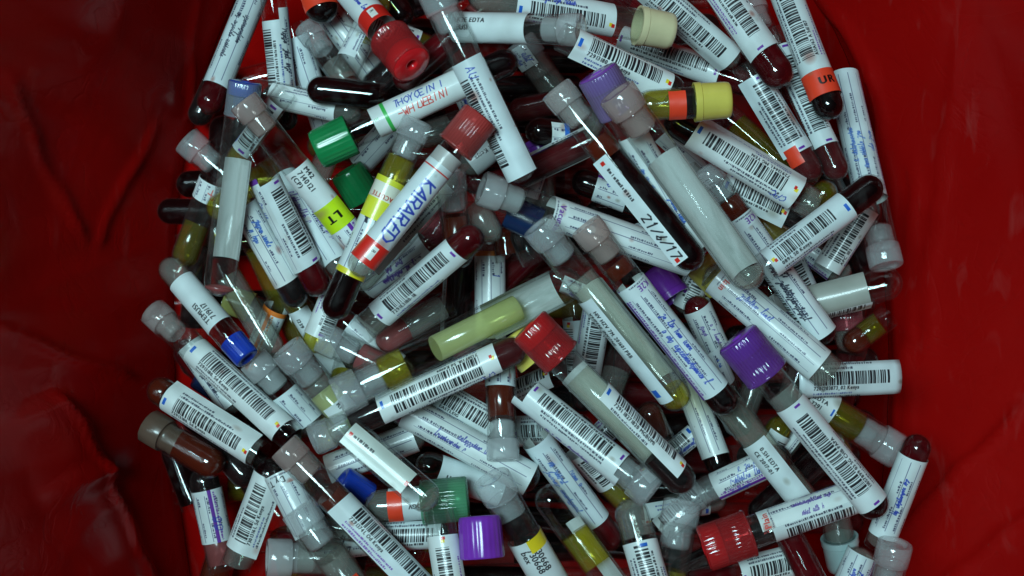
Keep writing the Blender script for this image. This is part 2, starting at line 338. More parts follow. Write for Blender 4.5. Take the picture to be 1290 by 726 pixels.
def draw_label(kind, w, h, o, rng):
    wv = rng.uniform(-.03, .03); WHITE = o.get('base', (0.87 + wv, 0.91 + wv * .6, 0.915 + wv * .3)); 
    if kind == 'form' and 'stripe' not in o and not o.get('red_end') and not o.get('band') and 'title' not in o and rng.random() < .35: o = dict(o, stripe=1, sv=rng.uniform(.3, .75))
    acc = ACC.get(o.get('acc', 'p'), PUR)
    c = h / 2
    if kind == 'bar':
        im = paper(w, h, WHITE, rng)
        m0, m1 = o.get('m', (0.14, 0.12)); u, ue = w * m0, w * (1 - m1)
        bh = o.get('bh', 5.6); b0 = c - bh * .62 + o.get('bv', 0)
        rows = 2 if o.get('two') else 1
        for rI in range(rows):
            u = w * m0
            y0 = b0 + rI * (bh * .55) ; y1 = y0 + (bh if rows == 1 else bh * .46)
            while u < ue:
                bw = rng.choice([.28, .28, .5, .5, .75, 1.0]); gp = rng.choice([.3, .3, .45, .7])
                rect(im, u, y0, u + bw, y1, (0.07, 0.07, 0.09), .95); u += bw + gp
        tx = o.get('txt'); ty = b0 + bh + .25
        th = 1.75
        if tx: text(im, tx, w * m0, ty, th, bold=1)
        else: tinyline(im, w * m0, ty + .3, (ue - w * m0) * .8, 1.2, (0.1, 0.1, 0.12), rng)
        a = o.get('acc', 'p')
        if a == 'p':
            rect(im, .9, c - .6, 1.9, c + 2.2, PUR); rect(im, w - 2.2, c - .6, w - 1.2, c + 2.2, PUR)
        elif a == 'b':
            rect(im, 1.0, c - .8, 2.3, c + 2.4, BLU)
            rect(im, w - 3.0, c - .6, w - 1.7, c + .9, YEL); rect(im, w - 1.9, c - .3, w - .7, c + 1.2, RED)
        elif a == 'r':
            rect(im, w - 2.6, c - .8, w - 1.3, c + 2.4, BLU)
            rect(im, 1.2, c - .8, 2.6, c + .7, YEL); rect(im, 2.0, c, 3.2, c + 1.4, RED)
        for q in range(2): tinyline(im, w * m0, b0 - 2.0 - q * 1.9, (ue - w * m0) * rng.uniform(.35, .95), 1.0, (0.12, 0.12, 0.2), rng)
        for q in range(2): tinyline(im, w * m0, ty + 2.8 + q * 1.6, (ue - w * m0) * rng.uniform(.3, .9), .9, rng.choice([(0.14, 0.14, 0.2), PUR, (0.2, 0.25, 0.55)]), rng)
        hd = o.get('hand')
        if hd == '~': scribble(im, w * .08, b0 - 3.6, 2.6, w * .5, rng=rng)
        elif hd: hand(im, hd, w * .06, b0 - 4.2, 3.2, rng=rng)
    elif kind == 'form':
        im = paper(w, h, WHITE, rng)
        for q in range(0 if o.get('red_end') or o.get('band') else int(h / 4.2)):
            v = 2.1 + q * 4.2
            rect(im, w * .10, v, w * .96, v + .22, (0.35, 0.36, 0.48), .8)
            tinyline(im, w * .13, v - 1.3, w * rng.uniform(.12, .30), 1.0, (0.13, 0.13, 0.26), rng)
            if rng.random() < .85: tinyline(im, w * rng.uniform(.5, .66), v - 1.3, w * rng.uniform(.12, .28), .95, (0.15, 0.15, 0.28), rng)
        if o.get('dense', rng.random() < .35) and not o.get('red_end') and not o.get('band'): 
            for q in range(3): tinyline(im, w * .12, h * .8 + q * 1.3, w * rng.uniform(.4, .8), .75, (0.3, 0.3, 0.42), rng)
        if o.get('stripe'):
            v = h * o.get('sv', 0.66); rect(im, 0, v, w, v + 1.7, acc)
            tinyline(im, w * .05, v - 1.7, w * .9, 1.1, acc, rng)
        if o.get('ends'):
            rect(im, 0, 0, 2.2, h, acc, .9)
        if o.get('band'):
            rect(im, w * .1, 0, w * .1 + 1.6, h, acc, .95)
            text(im, 'LH', w * .02, c - 1, 1.4, acc)
        if o.get('title'):
            tmp = paper(h, 5.2, WHITE, rng)         # title runs round the tube
            text(tmp, o['title'], max(0.3, h * .5 - 6.5 + o.get('tv', 0)), .6, 3.0, ACC.get(o.get('tcol', 'r'), RED), bold=1)
            tinyline(tmp, h * .5 - 6, 4.2, 9, .7, (0.2, 0.2, 0.3), rng)
            t2 = np.rot90(tmp, 1 if o.get('tflip') else -1)
            k0 = int(o.get('tu', .5) * PXM); hh = min(im.shape[0], t2.shape[0]); ww = min(t2.shape[1], im.shape[1] - k0)
            im[:hh, k0:k0 + ww] = t2[:hh, :ww]
        hs = o.get('hand', '~')
        ink_c = ACC.get(o.get('ink', ''), (0.15, 0.24, 0.66))
        hh = o.get('hh', 3.0)
        if hs == '~':
            ink_v = rng.choice([(0.20, 0.29, 0.70), (0.16, 0.24, 0.66), (0.30, 0.32, 0.62), (0.14, 0.15, 0.22), (0.34, 0.24, 0.58), (0.26, 0.42, 0.74)])
            hv = rng.uniform(1.7, 3.3); wv_ = rng.uniform(.17, .34); n_ = rng.choice([1, 2, 2, 3])
            for q in range(n_): scribble(im, w * rng.uniform(.18, .42), c - n_ * 2.1 + q * 4.2 + rng.uniform(-.5, .9), hv, w * rng.uniform(.15, .5), ink_v, wv_, rng=rng)
        elif hs:
            for q, part in enumerate(hs.split('|')):
                hand(im, part, w * o.get('hu', .26), c - 4.4 + q * 4.3 + o.get('hv', 0), hh, (RED if part.startswith('-') else ink_c), o.get('hw', .36), rng)
        if o.get('red_end'):
            rect(im, w - w * .2, 0, w, h, RED); rect(im, w - w * .17, c - 2.5, w - w * .05, c + .5, (0.9, 0.9, 0.88)); text(im, 'R', w * .86, c - 2.2, 1.8)
            rect(im, 2.5, 0, 3.0, h, RED)
        if o.get('yel_end'):
            rect(im, 0, 0, w * .42, h, (0.86, 0.86, 0.22)); rect(im, w * .06, 0, w * .22, h, (0.9, 0.9, 0.84))
            t = paper(h, w * .16, (0.9, 0.9, 0.84), rng); text(t, 'VACUTTE', h * .5 - 6, .2, 2.0, (.7, .2, .15), bold=1)
            t2 = np.rot90(t, -1); k0 = int(w * .06 * PXM); im[:t2.shape[0], k0:k0 + t2.shape[1]] = t2[:im.shape[0], :im.shape[1] - k0]
            rect(im, w - 2.5, 0, w, h, (0.85, 0.8, 0.15))
    elif kind == 'strip':
        im = paper(w, h, WHITE, rng)
        s = o.get('txt')
        if s: hand(im, s, w * o.get('tu', .5), c - 1.9, 3.6, (0.07, 0.07, 0.10), .55, rng)
        tinyline(im, w * .1, c - 1, w * .3, 1.3, (0.1, 0.1, 0.12), rng)
        if o.get('dots', 1): rect(im, w * .03, c - .8, w * .03 + 1.6, c + .9, RED); rect(im, w * .95, c - .2, w * .95 + 1.7, c + 1.6, RED)
    elif kind == 'print':
        im = paper(w, h, WHITE, rng)
        rows = o.get('rows', ['7291781', 'Sd Kenya'])
        for q, s in enumerate(rows):
            text(im, s, w * .10, c - len(rows) * 1.5 + q * 3.0 + o.get('pv', 0), o.get('th', 2.1), bold=1)
        if o.get('corner'):
            rect(im, 0, 0, w * .16, h * .5, YEL); rect(im, w * .72, h * .52, w, h, YEL)
        if o.get('acc') == 'b': rect(im, w * .86, c - 1.2, w * .93, c + 2, BLU)
    elif kind == 'back':
        im = paper(w, h, o.get('base', (0.70, 0.70, 0.69)), rng)
    elif kind == 'sticker':
        im = paper(w, h, o['base'], rng)
        s = o.get('txt')
        if s:
            tmp = paper(h, w, o['base'], rng) if o.get('round', 1) else None
            if tmp is not None:
                text(tmp, s, h * .5 - o.get('to', 4.0), w * .5 - 2.4, o.get('th', 3.6), (0.05, 0.03, 0.03), 1.05, bold=3)
                im = np.rot90(tmp, 1 if o.get('tflip') else -1).copy()
    else:
        im = paper(w, h, WHITE, rng)
    if o.get('flip'): im = im[::-1, ::-1].copy()
    return np.clip(im, 0, 1)

ATLAS_W, ATLAS_H = 4096, 4096
ATLAS = np.ones((ATLAS_H, ATLAS_W, 3), np.float32) * 0.8
_cur = [2, 2, 0]
def atlas_add(im):
    h, w = im.shape[:2]
    if _cur[0] + w + 4 > ATLAS_W: _cur[0] = 2; _cur[1] += _cur[2] + 4; _cur[2] = 0
    x, y = _cur[0], _cur[1]
    if y + h + 2 > ATLAS_H: x, y = 2, 2
    ATLAS[y:y + h, x:x + w] = im; _cur[0] += w + 4; _cur[2] = max(_cur[2], h)
    return (x + .5) / ATLAS_W, 1 - (y + .5) / ATLAS_H, (x + w - .5) / ATLAS_W, 1 - (y + h - .5) / ATLAS_H
IMG = bpy.data.images.new('label_print', ATLAS_W, ATLAS_H, alpha=False)
def mat_paper(name, rough, emit=0):
    m, nt, out = new_mat(name); L = nt.links.new
    ti = N(nt, 'ShaderNodeTexImage'); ti.image = IMG; ti.interpolation = 'Linear'
    uv = N(nt, 'ShaderNodeUVMap'); L(uv.outputs[0], ti.inputs[0])
    geo = N(nt, 'ShaderNodeNewGeometry')
    mx = N(nt, 'ShaderNodeMix', data_type='RGBA'); L(geo.outputs['Backfacing'], mx.inputs[0])
    L(ti.outputs[0], mx.inputs[6]); mx.inputs[7].default_value = (0.66, 0.67, 0.66, 1)
    f, nz = noise_fac(nt, 60, 5, 0.45, 0.8)
    fb, nb = noise_fac(nt, 1.0, 5, 0.42, 0.72, 0.8)
    mb = N(nt, 'ShaderNodeMapping'); mb.inputs['Scale'].default_value = (45, 240, 240)
    L(nb.inputs['Vector'].links[0].from_socket, mb.inputs['Vector']); L(mb.outputs[0], nb.inputs['Vector'])
    bk = N(nt, 'ShaderNodeMix', data_type='RGBA'); L(fb, bk.inputs[0]); bk.inputs[6].default_value = (0.70, 0.72, 0.71, 1); bk.inputs[7].default_value = (0.46, 0.48, 0.46, 1)
    L(bk.outputs[2], mx.inputs[7])
    m2 = N(nt, 'ShaderNodeMix', data_type='RGBA', blend_type='MULTIPLY'); L(f, m2.inputs[0]); L(mx.outputs[2], m2.inputs[6]); m2.inputs[7].default_value = (0.86, 0.86, 0.84, 1)
    p = principled(nt, (.8, .8, .8), rough, 0.4); p.inputs['Coat Weight'].default_value = 0.35; p.inputs['Coat Roughness'].default_value = 0.12; L(m2.outputs[2], p.inputs['Base Color'])
    b = N(nt, 'ShaderNodeBump'); b.inputs['Strength'].default_value = 0.4; b.inputs['Distance'].default_value = 0.0008
    L(nz.outputs[0], b.inputs['Height']); L(b.outputs[0], p.inputs['Normal'])
    L(p.outputs[0], out.inputs[0])
    return m
M['paper'] = mat_paper('printed_paper_label', 0.42)

# ------------------------------------------------------------------ mesh builders (local X runs from cap end to dome end, Z faces up)
def link_mesh(name, verts, faces, mat, parent=None, smooth=True, uvs=None):
    me = bpy.data.meshes.new(name); me.from_pydata(verts, [], faces); me.update()
    if smooth: me.polygons.foreach_set('use_smooth', [True] * len(me.polygons))
    if uvs is not None:
        ul = me.uv_layers.new(name='UVMap')
        li = np.empty(len(me.loops), np.int32); me.loops.foreach_get('vertex_index', li)
        ul.data.foreach_set('uv', np.array(uvs, np.float32)[li].ravel())
    me.materials.append(mat)
    o = bpy.data.objects.new(name, me); C.objects.link(o)
    if parent is not None: o.parent = parent
    return o
def lathe(prof, seg=28, rib=None, slants=None):
    """prof: list of (x, r[, hard]); rib(i, theta) scales r.  A duplicate point makes a crisp edge."""
    vs, fs = [], []
    n = len(prof)
    for i, pr in enumerate(prof):
        x, r = pr[0], pr[1]
        for k in range(seg):
            t = 2 * math.pi * k / seg
            rr = r * (rib(i, k) if rib else 1.0)
            dx = slants[i] * math.cos(t) * r if slants else 0.0
            vs.append((x + dx, -math.sin(t) * rr, math.cos(t) * rr))
    for i in range(n - 1):
        a, b_ = prof[i], prof[i + 1]
        if abs(a[0] - b_[0]) < 1e-9 and abs(a[1] - b_[1]) < 1e-9: continue
        for k in range(seg):
            k2 = (k + 1) % seg
            fs.append((i * seg + k, i * seg + k2, (i + 1) * seg + k2, (i + 1) * seg + k))
    return vs, fs
def dome(L, r, n=7, x0=None):
    pts = []
    for i in range(n + 1):
        a = math.pi / 2 * i / n
        pts.append((L - r + r * math.sin(a), max(r * math.cos(a), r * 0.004)))
    return pts
def crisp(pts, idx):
    out = []
    for i, p_ in enumerate(pts):
        out.append(p_)
        if i in idx: out.append(p_)
    return out

def make_tube_wall(L, r, t0, mat, parent, flat=False):
    w = r * 0.07
    outer = [(t0, r * .985), (t0 + r * .04, r)] + [(t0 + (L - r - t0) * q, r) for q in (.33, .66)] + (dome(L, r) if not flat else [(L - r * .1, r), (L, r * .92), (L, r * .92), (L, r * .01)])
    ri = r - w; Li = L - w
    inner = (dome(Li, ri) if not flat else [(L - r * .5, ri), (L - r * .3, ri * .7), (L - r * .25, ri * .01)])
    inner = inner[::-1] + [(t0, ri)]
    prof = outer + [(L - w * .5, 1e-6)] * 0
    vs, fs = lathe(outer, 28); vs2, fs2 = lathe(inner, 28)
    off = len(vs); vs += vs2; fs += [tuple(q + off for q in f_) for f_ in fs2]
    n = 28; base = off + (len(inner) - 1) * n
    for k in range(n):
        fs.append((base + k, base + (k + 1) % n, (k + 1) % n, k))
    o = link_mesh('tube_wall', vs, fs, mat, parent)
    o.data.materials.append(M['inner'])
    no = (len(outer) - 1) * 28
    mi = np.zeros(len(fs), np.int32); mi[no:no + (len(inner) - 1) * 28] = 1
    o.data.polygons.foreach_set('material_index', mi)
    return o
def make_fill(L, r, f0, f1, mat, parent, rng, flat=False):
    ri = r * (0.72 if mat == 'y' and f0 > .1 else 0.925); Li = L - r * .075
    xa, xb = L - f1 * L, (L - f0 * L)
    sl = rng.uniform(-.35, .35)
    pts = [(xa, ri * .02), (xa, ri * .5), (xa, ri * .97), (xa + r * .02, ri)]
    sls = [sl, sl, sl, sl]
    if f0 <= 0.001:
        d = dome(Li, ri) if not flat else [(Li - r * .4, ri), (Li - r * .3, ri * .6), (Li - r * .25, ri * .01)]
        xm = max(xa + r * .5, Li - ri)
        d = [(max(x, xa + r * .03), rr) for x, rr in d]
        pts += d; sls += [0] * len(d)
    else:
        pts += [(xb - r * .02, ri), (xb, ri * .97), (xb, ri * .02)]; sls += [sl * .5] * 3
    pts2, sl2 = [], []
    for i, q in enumerate(pts):
        pts2.append(q); sl2.append(sls[i])
        if i == 2: pts2.append(q); sl2.append(sls[i])
    vs, fs = lathe(pts2, 24, slants=sl2)
    return link_mesh('blood_fill' if mat in ('d', 'r', 'b') else 'fluid_fill', vs, fs, M[mat], parent)
def make_label(name, x0, x1, r, roll, arc, uvr, parent, flap=0.0, mat=None, skew=0.0, nu=8):
    """a paper sheet wrapped round the tube; flap > 0 lets its last edge stand off along the tangent"""
    nv = max(6, int(arc / 12)); vs, uvs, fs = [], [], []
    a0 = math.radians(roll - arc / 2); a1 = math.radians(roll + arc / 2)
    u0, v0, u1, v1 = uvr
    for j in range(nv + 1):
        q = j / nv
        th = a0 + (a1 - a0) * q
        lim = a1 - flap
        for i in range(nu + 1):
            s = i / nu
            wob = 0.00004 * math.sin(7 * s + j * 1.3)
            x = x0 + (x1 - x0) * s + skew * r * (q - .5)
            if flap and th > lim:
                e = (th - lim) * r
                cx, cy = math.cos(lim), math.sin(lim)
                n_ = r * cx - e * cy * 1.0; s_ = r * cy + e * cx * 1.0
                n_ += e * 0.15 * cx; s_ += e * 0.15 * cy
            else:
                n_ = (r + wob) * math.cos(th); s_ = (r + wob) * math.sin(th)
            vs.append((x, -s_, n_)); uvs.append((u0 + (u1 - u0) * s, v0 + (v1 - v0) * q))
    for j in range(nv):
        for i in range(nu):
            a = j * (nu + 1) + i
            fs.append((a, a + nu + 1, a + nu + 2, a + 1))
    return link_mesh(name, vs, fs, mat or M['paper'], parent, uvs=uvs)

CAPLEN = {'plug': 1.35, 'rib': 3.0, 'solid': 2.6, 'cone': 2.3}
CAPRAD = {'plug': 1.07, 'rib': 1.40, 'solid': 1.33, 'cone': 1.16}
def make_cap(kind, col, r, parent, rng, x=0.0, loose=False):
    if kind == 'plug':
        mt = M[rng.choice(['plug', 'plug', 'plug', 'plug_cloudy'])] if col in ('', None) else M[rng.choice(['plug_warm', 'plug', 'plug_bloody', 'plug_warm'])] if col == 'warm' else M.get('plug_' + col, M.get('shell_' + col))
        R = r * 1.07; h = r * 1.35
        pts = [(x + .18 * r, .02 * r), (x + .18 * r, .5 * R), (x + .12 * r, .62 * R), (x + .02 * r, .66 * R), (x, .72 * R), (x, .93 * R), (x + .07 * r, R), (x + h * .55, R * 1.0), (x + h - .05 * r, R * .985), (x + h, R * .95), (x + h, r * .9),
               (x + h, r * .86), (x + h + .25 * r, r * .87), (x + h + .5 * r, r * .82), (x + h + .8 * r, r * .86), (x + h + 1.15 * r, r * .82), (x + h + 1.3 * r, r * .70), (x + h + 1.25 * r, r * .5), (x + h + .4 * r, r * .45), (x + h + .3 * r, r * .02)]
        vs, fs = lathe(crisp(pts, (1, 4, 5, 9, 10, 15)), 36, rib=lambda i, k: (1.0 + (0.012 if k % 3 == 0 else -0.008)) if 6 <= i <= 11 else 1.0)
        return link_mesh('stopper', vs, fs, mt, parent)
    if kind == 'rib':
        R = r * 1.40; h = r * 3.0; seg = 120
        core = [(x + .5 * r, .02 * r), (x + .5 * r, .28 * r), (x + .02 * r, .36 * r), (x, .45 * r), (x, R * .90), (x + .10 * r, R * .955), (x + 1.15 * r, R * .955), (x + 1.2 * r, R * .9), (x + 1.25 * r, .85 * r), (x + 2.3 * r, .80 * r), (x + 2.35 * r, .02 * r)]
        shell = [(x + .05 * r, R * .94), (x + .02 * r, R * .96), (x + .12 * r, R), (x + .9 * r, R), (x + 1.8 * r, R), (x + h * .93, R * 1.0), (x + h * .94, R * 1.05), (x + h * .99, R * 1.05), (x + h, R * 1.0), (x + h, R * .94), (x + h * .9, R * .90), (x + 1.3 * r, R * .90)]
        vs, fs = lathe(shell, seg, rib=lambda i, k: (1.0 + (0.014 if (k % 3) else -0.045)) if 2 <= i <= 5 else 1.0)
        o = link_mesh('cap_shell', vs, fs, M['shell_' + col], parent)
        vs, fs = lathe(crisp(core, (1, 3, 7)), 28)
        link_mesh('rubber_core', vs, fs, M['cap_' + col], o)
        return o
    if kind == 'solid':
        R = r * 1.33; h = r * 2.6; seg = 96
        pts = [(x + .35 * r, .02 * r), (x + .35 * r, .5 * R), (x + .02 * r, .62 * R), (x, .7 * R), (x, .88 * R), (x + .06 * r, .95 * R), (x + .2 * r, R * .985), (x + .4 * r, R), (x + 1.5 * r, R * 1.02), (x + h - .12 * r, R * 1.04), (x + h - .02 * r, R * 1.03), (x + h, R * .99), (x + h, R * .86), (x + h - .2 * r, R * .84), (x + 1.3 * r, R * .80), (x + 1.1 * r, R * .02)]
        vs, fs = lathe(crisp(pts, (1, 11, 12)), seg, rib=lambda i, k: (1.0 + (0.008 if (k % 4) else -0.02)) if 8 <= i <= 10 else 1.0)
        return link_mesh('cap', vs, fs, M['cap_' + col], parent)
    if kind == 'cone':
        R = r * 1.16; h = r * 2.3
        pts = [(x + .2 * r, .02 * r), (x + .2 * r, .5 * R), (x, .6 * R), (x, .88 * R), (x + .1 * r, .97 * R), (x + .35 * r, R), (x + h * .8, R * 1.03), (x + h * .82, R * 1.08), (x + h, R * 1.08), (x + h, R * .95), (x + h * .6, R * .86)]
        vs, fs = lathe(crisp(pts, (1, 2, 6, 7, 8, 9)), 40)
        return link_mesh('cap', vs, fs, M['cap_' + col], parent)

# ------------------------------------------------------------------ the pile: rows measured from the photograph
ROWS = []
def T(ax, ay, bx, by, r, lvl, cap, fill, labs, desc, name=None, **kw):
    ROWS.append(dict(a=(ax, ay), b=(bx, by), r=r * .905, lvl=lvl, cap=cap, fill=fill, labs=labs, desc=desc, name=name, kw=kw))
def bar(t0, t1, roll=0, arc=168, **o): return ('bar', t0, t1, roll, arc, o)
def form(t0, t1, roll=0, arc=300, **o): return ('form', t0, t1, roll, arc, o)
def back(t0, t1, roll=180, arc=150, **o): return ('back', t0, t1, roll, arc, o)
def strip(t0, t1, roll=0, arc=95, **o): return ('strip', t0, t1, roll, arc, o)
def prnt(t0, t1, roll=0, arc=200, **o): return ('print', t0, t1, roll, arc, o)
def stick(t0, t1, roll=0, arc=110, **o): return ('sticker', t0, t1, roll, arc, o)
ORG = (0.95, 0.27, 0.16); LIME = (0.80, 0.93, 0.12)
P = 'plug'
# ---- upper left
T(336,-45, 259,143, 19, 5, None, [('r',0,.19)], [form(.1,.83,0,320,hand='~')], 'dark red ended tube with lined white label leaning on the bag beside the blue cap')
T(342,-25, 361,166, 18, 4, None, [('d',0,.26)], [bar(.26,.76,40,170,acc='k',flip=1), form(.18,.80,-70,90,stripe=1,sv=.2)], 'upright barcode tube with purple strip of print along its right side, dark lower end')
T(366,30, 421,195, 18, 2, None, [('d',0,.2)], [form(.1,.78,0,300,hand='',yel_end=0,acc='o')], 'pale label tube mostly hidden beneath the short black dome, left of the frosted stopper')
T(386,34, 468,146, 18, 4, (P,''), [('b',0,.35),('w',.35,.6)], [], 'unlabelled clear tube with greyish frosted stopper and brown dregs, above the green cap')
T(486,122, 386,112, 20, 5, None, [('d',0,.9)], [], 'short black glossy tube lying flat just above the big green cap')
T(376,-75, 411,27, 24, 5, None, [('d',0,.8)], [stick(.68,.88,-10,150,base=ORG,txt='UE',to=3.5,tflip=1)], 'black tube with orange sticker cut by the top edge, left of the red capped tube')
T(394,-12, 482,108, 20, 2, None, [('d',0,.1)], [form(.1,.9,0,300,hand='J|JEL',hu=.55)], 'pale blue labelled tube with scrawled letters between orange sticker and red cap')
T(520,62, 461,117, 19, 3, None, [('d',0,.8)], [], 'black dome peeping out directly under the red cap with a hole')
T(292,60, 246,158, 18, 2, None, [('d',0,.8)], [], 'black dome tucked under the leftmost red ended tube, on the bag side')
T(234,176, 330,262, 20, 2, (P,''), [('w',0,.5)], [], 'dim frosted stopper tube pointing left into the shadow beside the blue capped tube')
T(309,103, 275,373, 22.5, 8, ('rib','bluemilk',.72), [('p',0,.04)], [back(.36,.83,186,112)], 'large clear tube with blue cap and blank grey label, standing nearly upright at left')
T(306,127, 462,322, 20, 8, (P,'warm'), [('w',0,.3)], [prnt(.42,.66,0,190,rows=['M42','7140121','(CP)'],th=2.4), stick(.655,.80,0,150,base=LIME,txt='LT',to=3.2), form(.80,.96,0,200,hand='')], 'clear stoppered tube carrying a lime green sticker, crossing beside the blue cap')
T(316,192, 406,372, 21, 7, None, [('r',0,.25)], [bar(.2,.78,-38,150,acc='p',flip=1), form(.16,.80,80,120,hand='~',ends=1)], 'dark red ended tube with barcode and purple corner, left of the lime sticker')
T(344,200, 434,346, 19, 5, None, [('w',0,.4)], [form(.15,.9,-20,200,hand='~')], 'pale lined label tube wedged under the tube with the lime sticker')
T(288,226, 379,386, 19, 5, None, [('d',0,.24)], [form(.2,.80,0,300,hand='~')], 'black ended tube with blue scribbled label right of the blue capped tube')
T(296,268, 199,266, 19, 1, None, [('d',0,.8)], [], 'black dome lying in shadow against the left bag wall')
T(268,228, 228,336, 19, 3, None, [('o',0,.5)], [form(.0,.22,0,200,hand='-P',hu=.2)], 'murky olive tube with scrap of red written label behind the blue capped tube')
T(312,452, 206,328, 19, 6, ('solid','blue',.72), [('w',0,.5)], [prnt(.32,.78,0,210,rows=['TEMUSI','719/17'],th=2.6)], 'blue capped clear tube with handwritten white label, pointing up left')
T(192,392, 376,560, 20, 7, (P,'warm'), [('d',.0,.04)], [bar(.30,.90,-15,185,acc='b',txt='72913180, Sd Kenya')], 'barcode tube with reddish frosted stopper, its long white label below the blue cap')
T(330,574, 189,484, 21, 6, None, [('b',0,.16),('w',.3,1)], [bar(.06,.82,-8,185,acc='b',flip=1,txt='72913180, Sd Kenya')], 'barcode tube with brown rounded end at far left, below the longer barcode tube')
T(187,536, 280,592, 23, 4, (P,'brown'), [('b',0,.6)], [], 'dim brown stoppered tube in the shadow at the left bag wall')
T(296,716, 347,578, 22, 5, None, [('d',0,.18),('w',.6,1)], [bar(.16,.84,-5,150,acc='k',txt='73013161, Sd Kenya')], 'black topped tube with upright barcode label in the dark lower left corner')
T(282,718, 254,588, 21, 3, None, [('d',0,.24),('p',.6,1)], [form(.28,.78,10,220,hand='88',hh=4,hu=.5,flip=1)], 'stubby pinkish label tube with scribble, deep in shadow at lower left')
T(252,790, 286,676, 22, 2, (P,''), [('b',0,.5)], [], 'dim clear tube with red dregs at the bottom left corner')
T(336,703, 440,703, 25, 6, (P,''), [('w',0,.6)], [], 'frosted stopper lying level near the bottom edge, left of the red tube')
T(357,562, 560,772, 22, 10, (P,'warm'), [('b',0,.72)], [bar(.34,.92,-25,130,acc='k',txt='72913741, Od Kenya',bv=-1)], 'long tube of red brown fluid with barcode running off the bottom edge')
T(374,640, 462,762, 24, 9, (P,''), [('w',0,.5)], [stick(.72,.9,0,90,base=ORG,round=0)], 'frosted stopper tube with an orange mark at the bottom edge')
T(350,592, 402,694, 22, 6, None, [('w',0,.3)], [form(.05,.8,0,240,hand='',title='Dy T.',tcol='k',tv=4)], 'plain white sleeve of a tube between the two frosted stoppers at lower left')
T(394,555, 662,435, 21, 11, (P,''), [('r',0,.14),('d',.68,.88)], [bar(.32,.87,-10,160,acc='r',flip=1,two=1,bh=8,txt='71307118, Sd Kenya',hand='CPC')], 'dark red ended tube with double row barcode, just under the big yellow filled tube')
T(360,438, 452,545, 23, 8, (P,''), [('y',0,.5),('w',.5,.75)], [prnt(.62,.8,-20,120,rows=['RI'],th=2.5), stick(.8,.92,-20,120,base=LIME,round=0)], 'frosted stopper tube of pale yellow serum left of the big yellow filled tube')
T(318,452, 402,546, 21, 5, (P,''), [('w',0,.5)], [form(.45,.85,-10,200,hand='',acc='b')], 'frosted stopper tube with pale label, left of the yellow serum tube')
T(404,424, 512,478, 21, 7, (P,''), [('w',0,.5),('p',.3,.55)], [], 'frosted stopper tube pointing left, above the stopper of the big yellow filled tube')
T(284,376, 338,396, 19, 4, ('cone','lime',.9), [('w',0,.6)], [], 'short grey tube with pale lime cap right above the blue cap')
T(352,378, 310,478, 17, 4, None, [('w',0,.4)], [form(.1,.85,0,300,hand='~',acc='o',ends=1)], 'slim tube with blue writing and orange edge, right of the blue capped clear tube')
T(366,366, 446,496, 19, 4, None, [('d',0,.3),('o',.3,1)], [prnt(.15,.78,25,120,rows=['1239'],pv=1)], 'dark olive tube with narrow printed slip below the two dark domes')
T(318,296, 388,446, 20, 3, None, [('o',0,.5),('s',.5,.9)], [], 'amber tinted clear tube below the dark ended scribbled tube')
# ---- upper middle
T(527,152, 416,402, 21, 8, (P,''), [('d',0,.26),('s',.62,.82)], [form(.30,.78,0,310,yel_end=1,hand='~',ink='b')], 'black bottomed tube with yellow banded label, left of the red ribbed cap')
T(606,146, 444,346, 20, 10.5, ('rib','rose',.97), [('w',0,.12)], [back(.24,.31,0,300), form(.31,.92,0,300,red_end=1,hand='KARARED',hu=.16,hh=5.2,hw=.8,flip=0)], 'faded red ribbed cap tube with large blue handwriting on its label')
T(572,222, 446,362, 20, 6, None, [('w',0,.2)], [bar(.1,.85,35,170,acc='k')], 'barcode tube half hidden beneath the tube with large blue handwriting')
T(398,190, 652,72, 21, 7, ('solid','green'), [('d',0,.3)], [form(.29,.86,0,310,hand='THOYCEIN I|-WH UEBINI',hu=.2,hh=3,acc='g',band=1)], 'solid green capped tube with red and blue handwriting, pointing up right')
T(546,-12, 662,228, 23, 10, (P,''), [('w',0,.1)], [bar(.36,.97,14,150,acc='k',bv=5.2,hand='AU')], 'large clear stoppered tube with white barcode label, hanging down from the top middle')
T(436,214, 463,256, 20, 5, ('solid','green','only'), [], [], 'loose dark green cap lying below the green capped tube', 'loose_cap')
T(519,82, 398,-62, 21.5, 9, ('rib','red',.95), [('r',0,.3)], [form(.30,.8,0,310,hand='~',red_end=1,flip=1)], 'red capped tube whose cap shows a round hole, at the top left of centre', tilt=.6)
T(452,-52, 515,32, 20, 4, None, [('d',0,.8)], [], 'black dome right of the red capped tube at the top edge')
T(640,-12, 498,108, 20, 6, None, [('r',0,.7),('p',.7,1)], [], 'long deep red tube running under the stopper of the top middle tube')
T(846,40, 590,-8, 22.5, 8, ('cone','cream'), [('w',0,.4)], [bar(.30,.78,-25,185,acc='b',flip=1,hand='~')], 'cream capped tube with barcode label along the top edge')
T(732,38, 566,34, 21, 7, (P,''), [('w',0,.4)], [prnt(.38,.95,0,220,rows=['K3E EDTA','EUSI'],acc='y',flip=1)], 'clear tube with frosted stopper facing right, just below the cream capped tube', tilt=.45)
T(654,52, 706,124, 22, 5, (P,''), [('w',0,.6)], [form(.05,.4,40,90,hand='~')], 'steep clear tube under the frosted stopper that faces right')
T(706,46, 860,119, 20, 8, None, [('d',0,.14)], [bar(.10,.87,-12,175,acc='b',txt='72913180, Sd Kenya',flap=1)], 'black ended barcode tube just above the yellow capped tube')
T(772,46, 952,110, 19, 7, None, [('r',0,.22)], [bar(.06,.76,0,185,acc='p')], 'maroon ended barcode tube pointing right beneath the top right barcode tube')
T(796,-36, 930,82, 20, 8, None, [('w',0,.3)], [bar(.1,.93,25,170,acc='k')], 'clear tipped barcode tube sloping down right from the top edge')
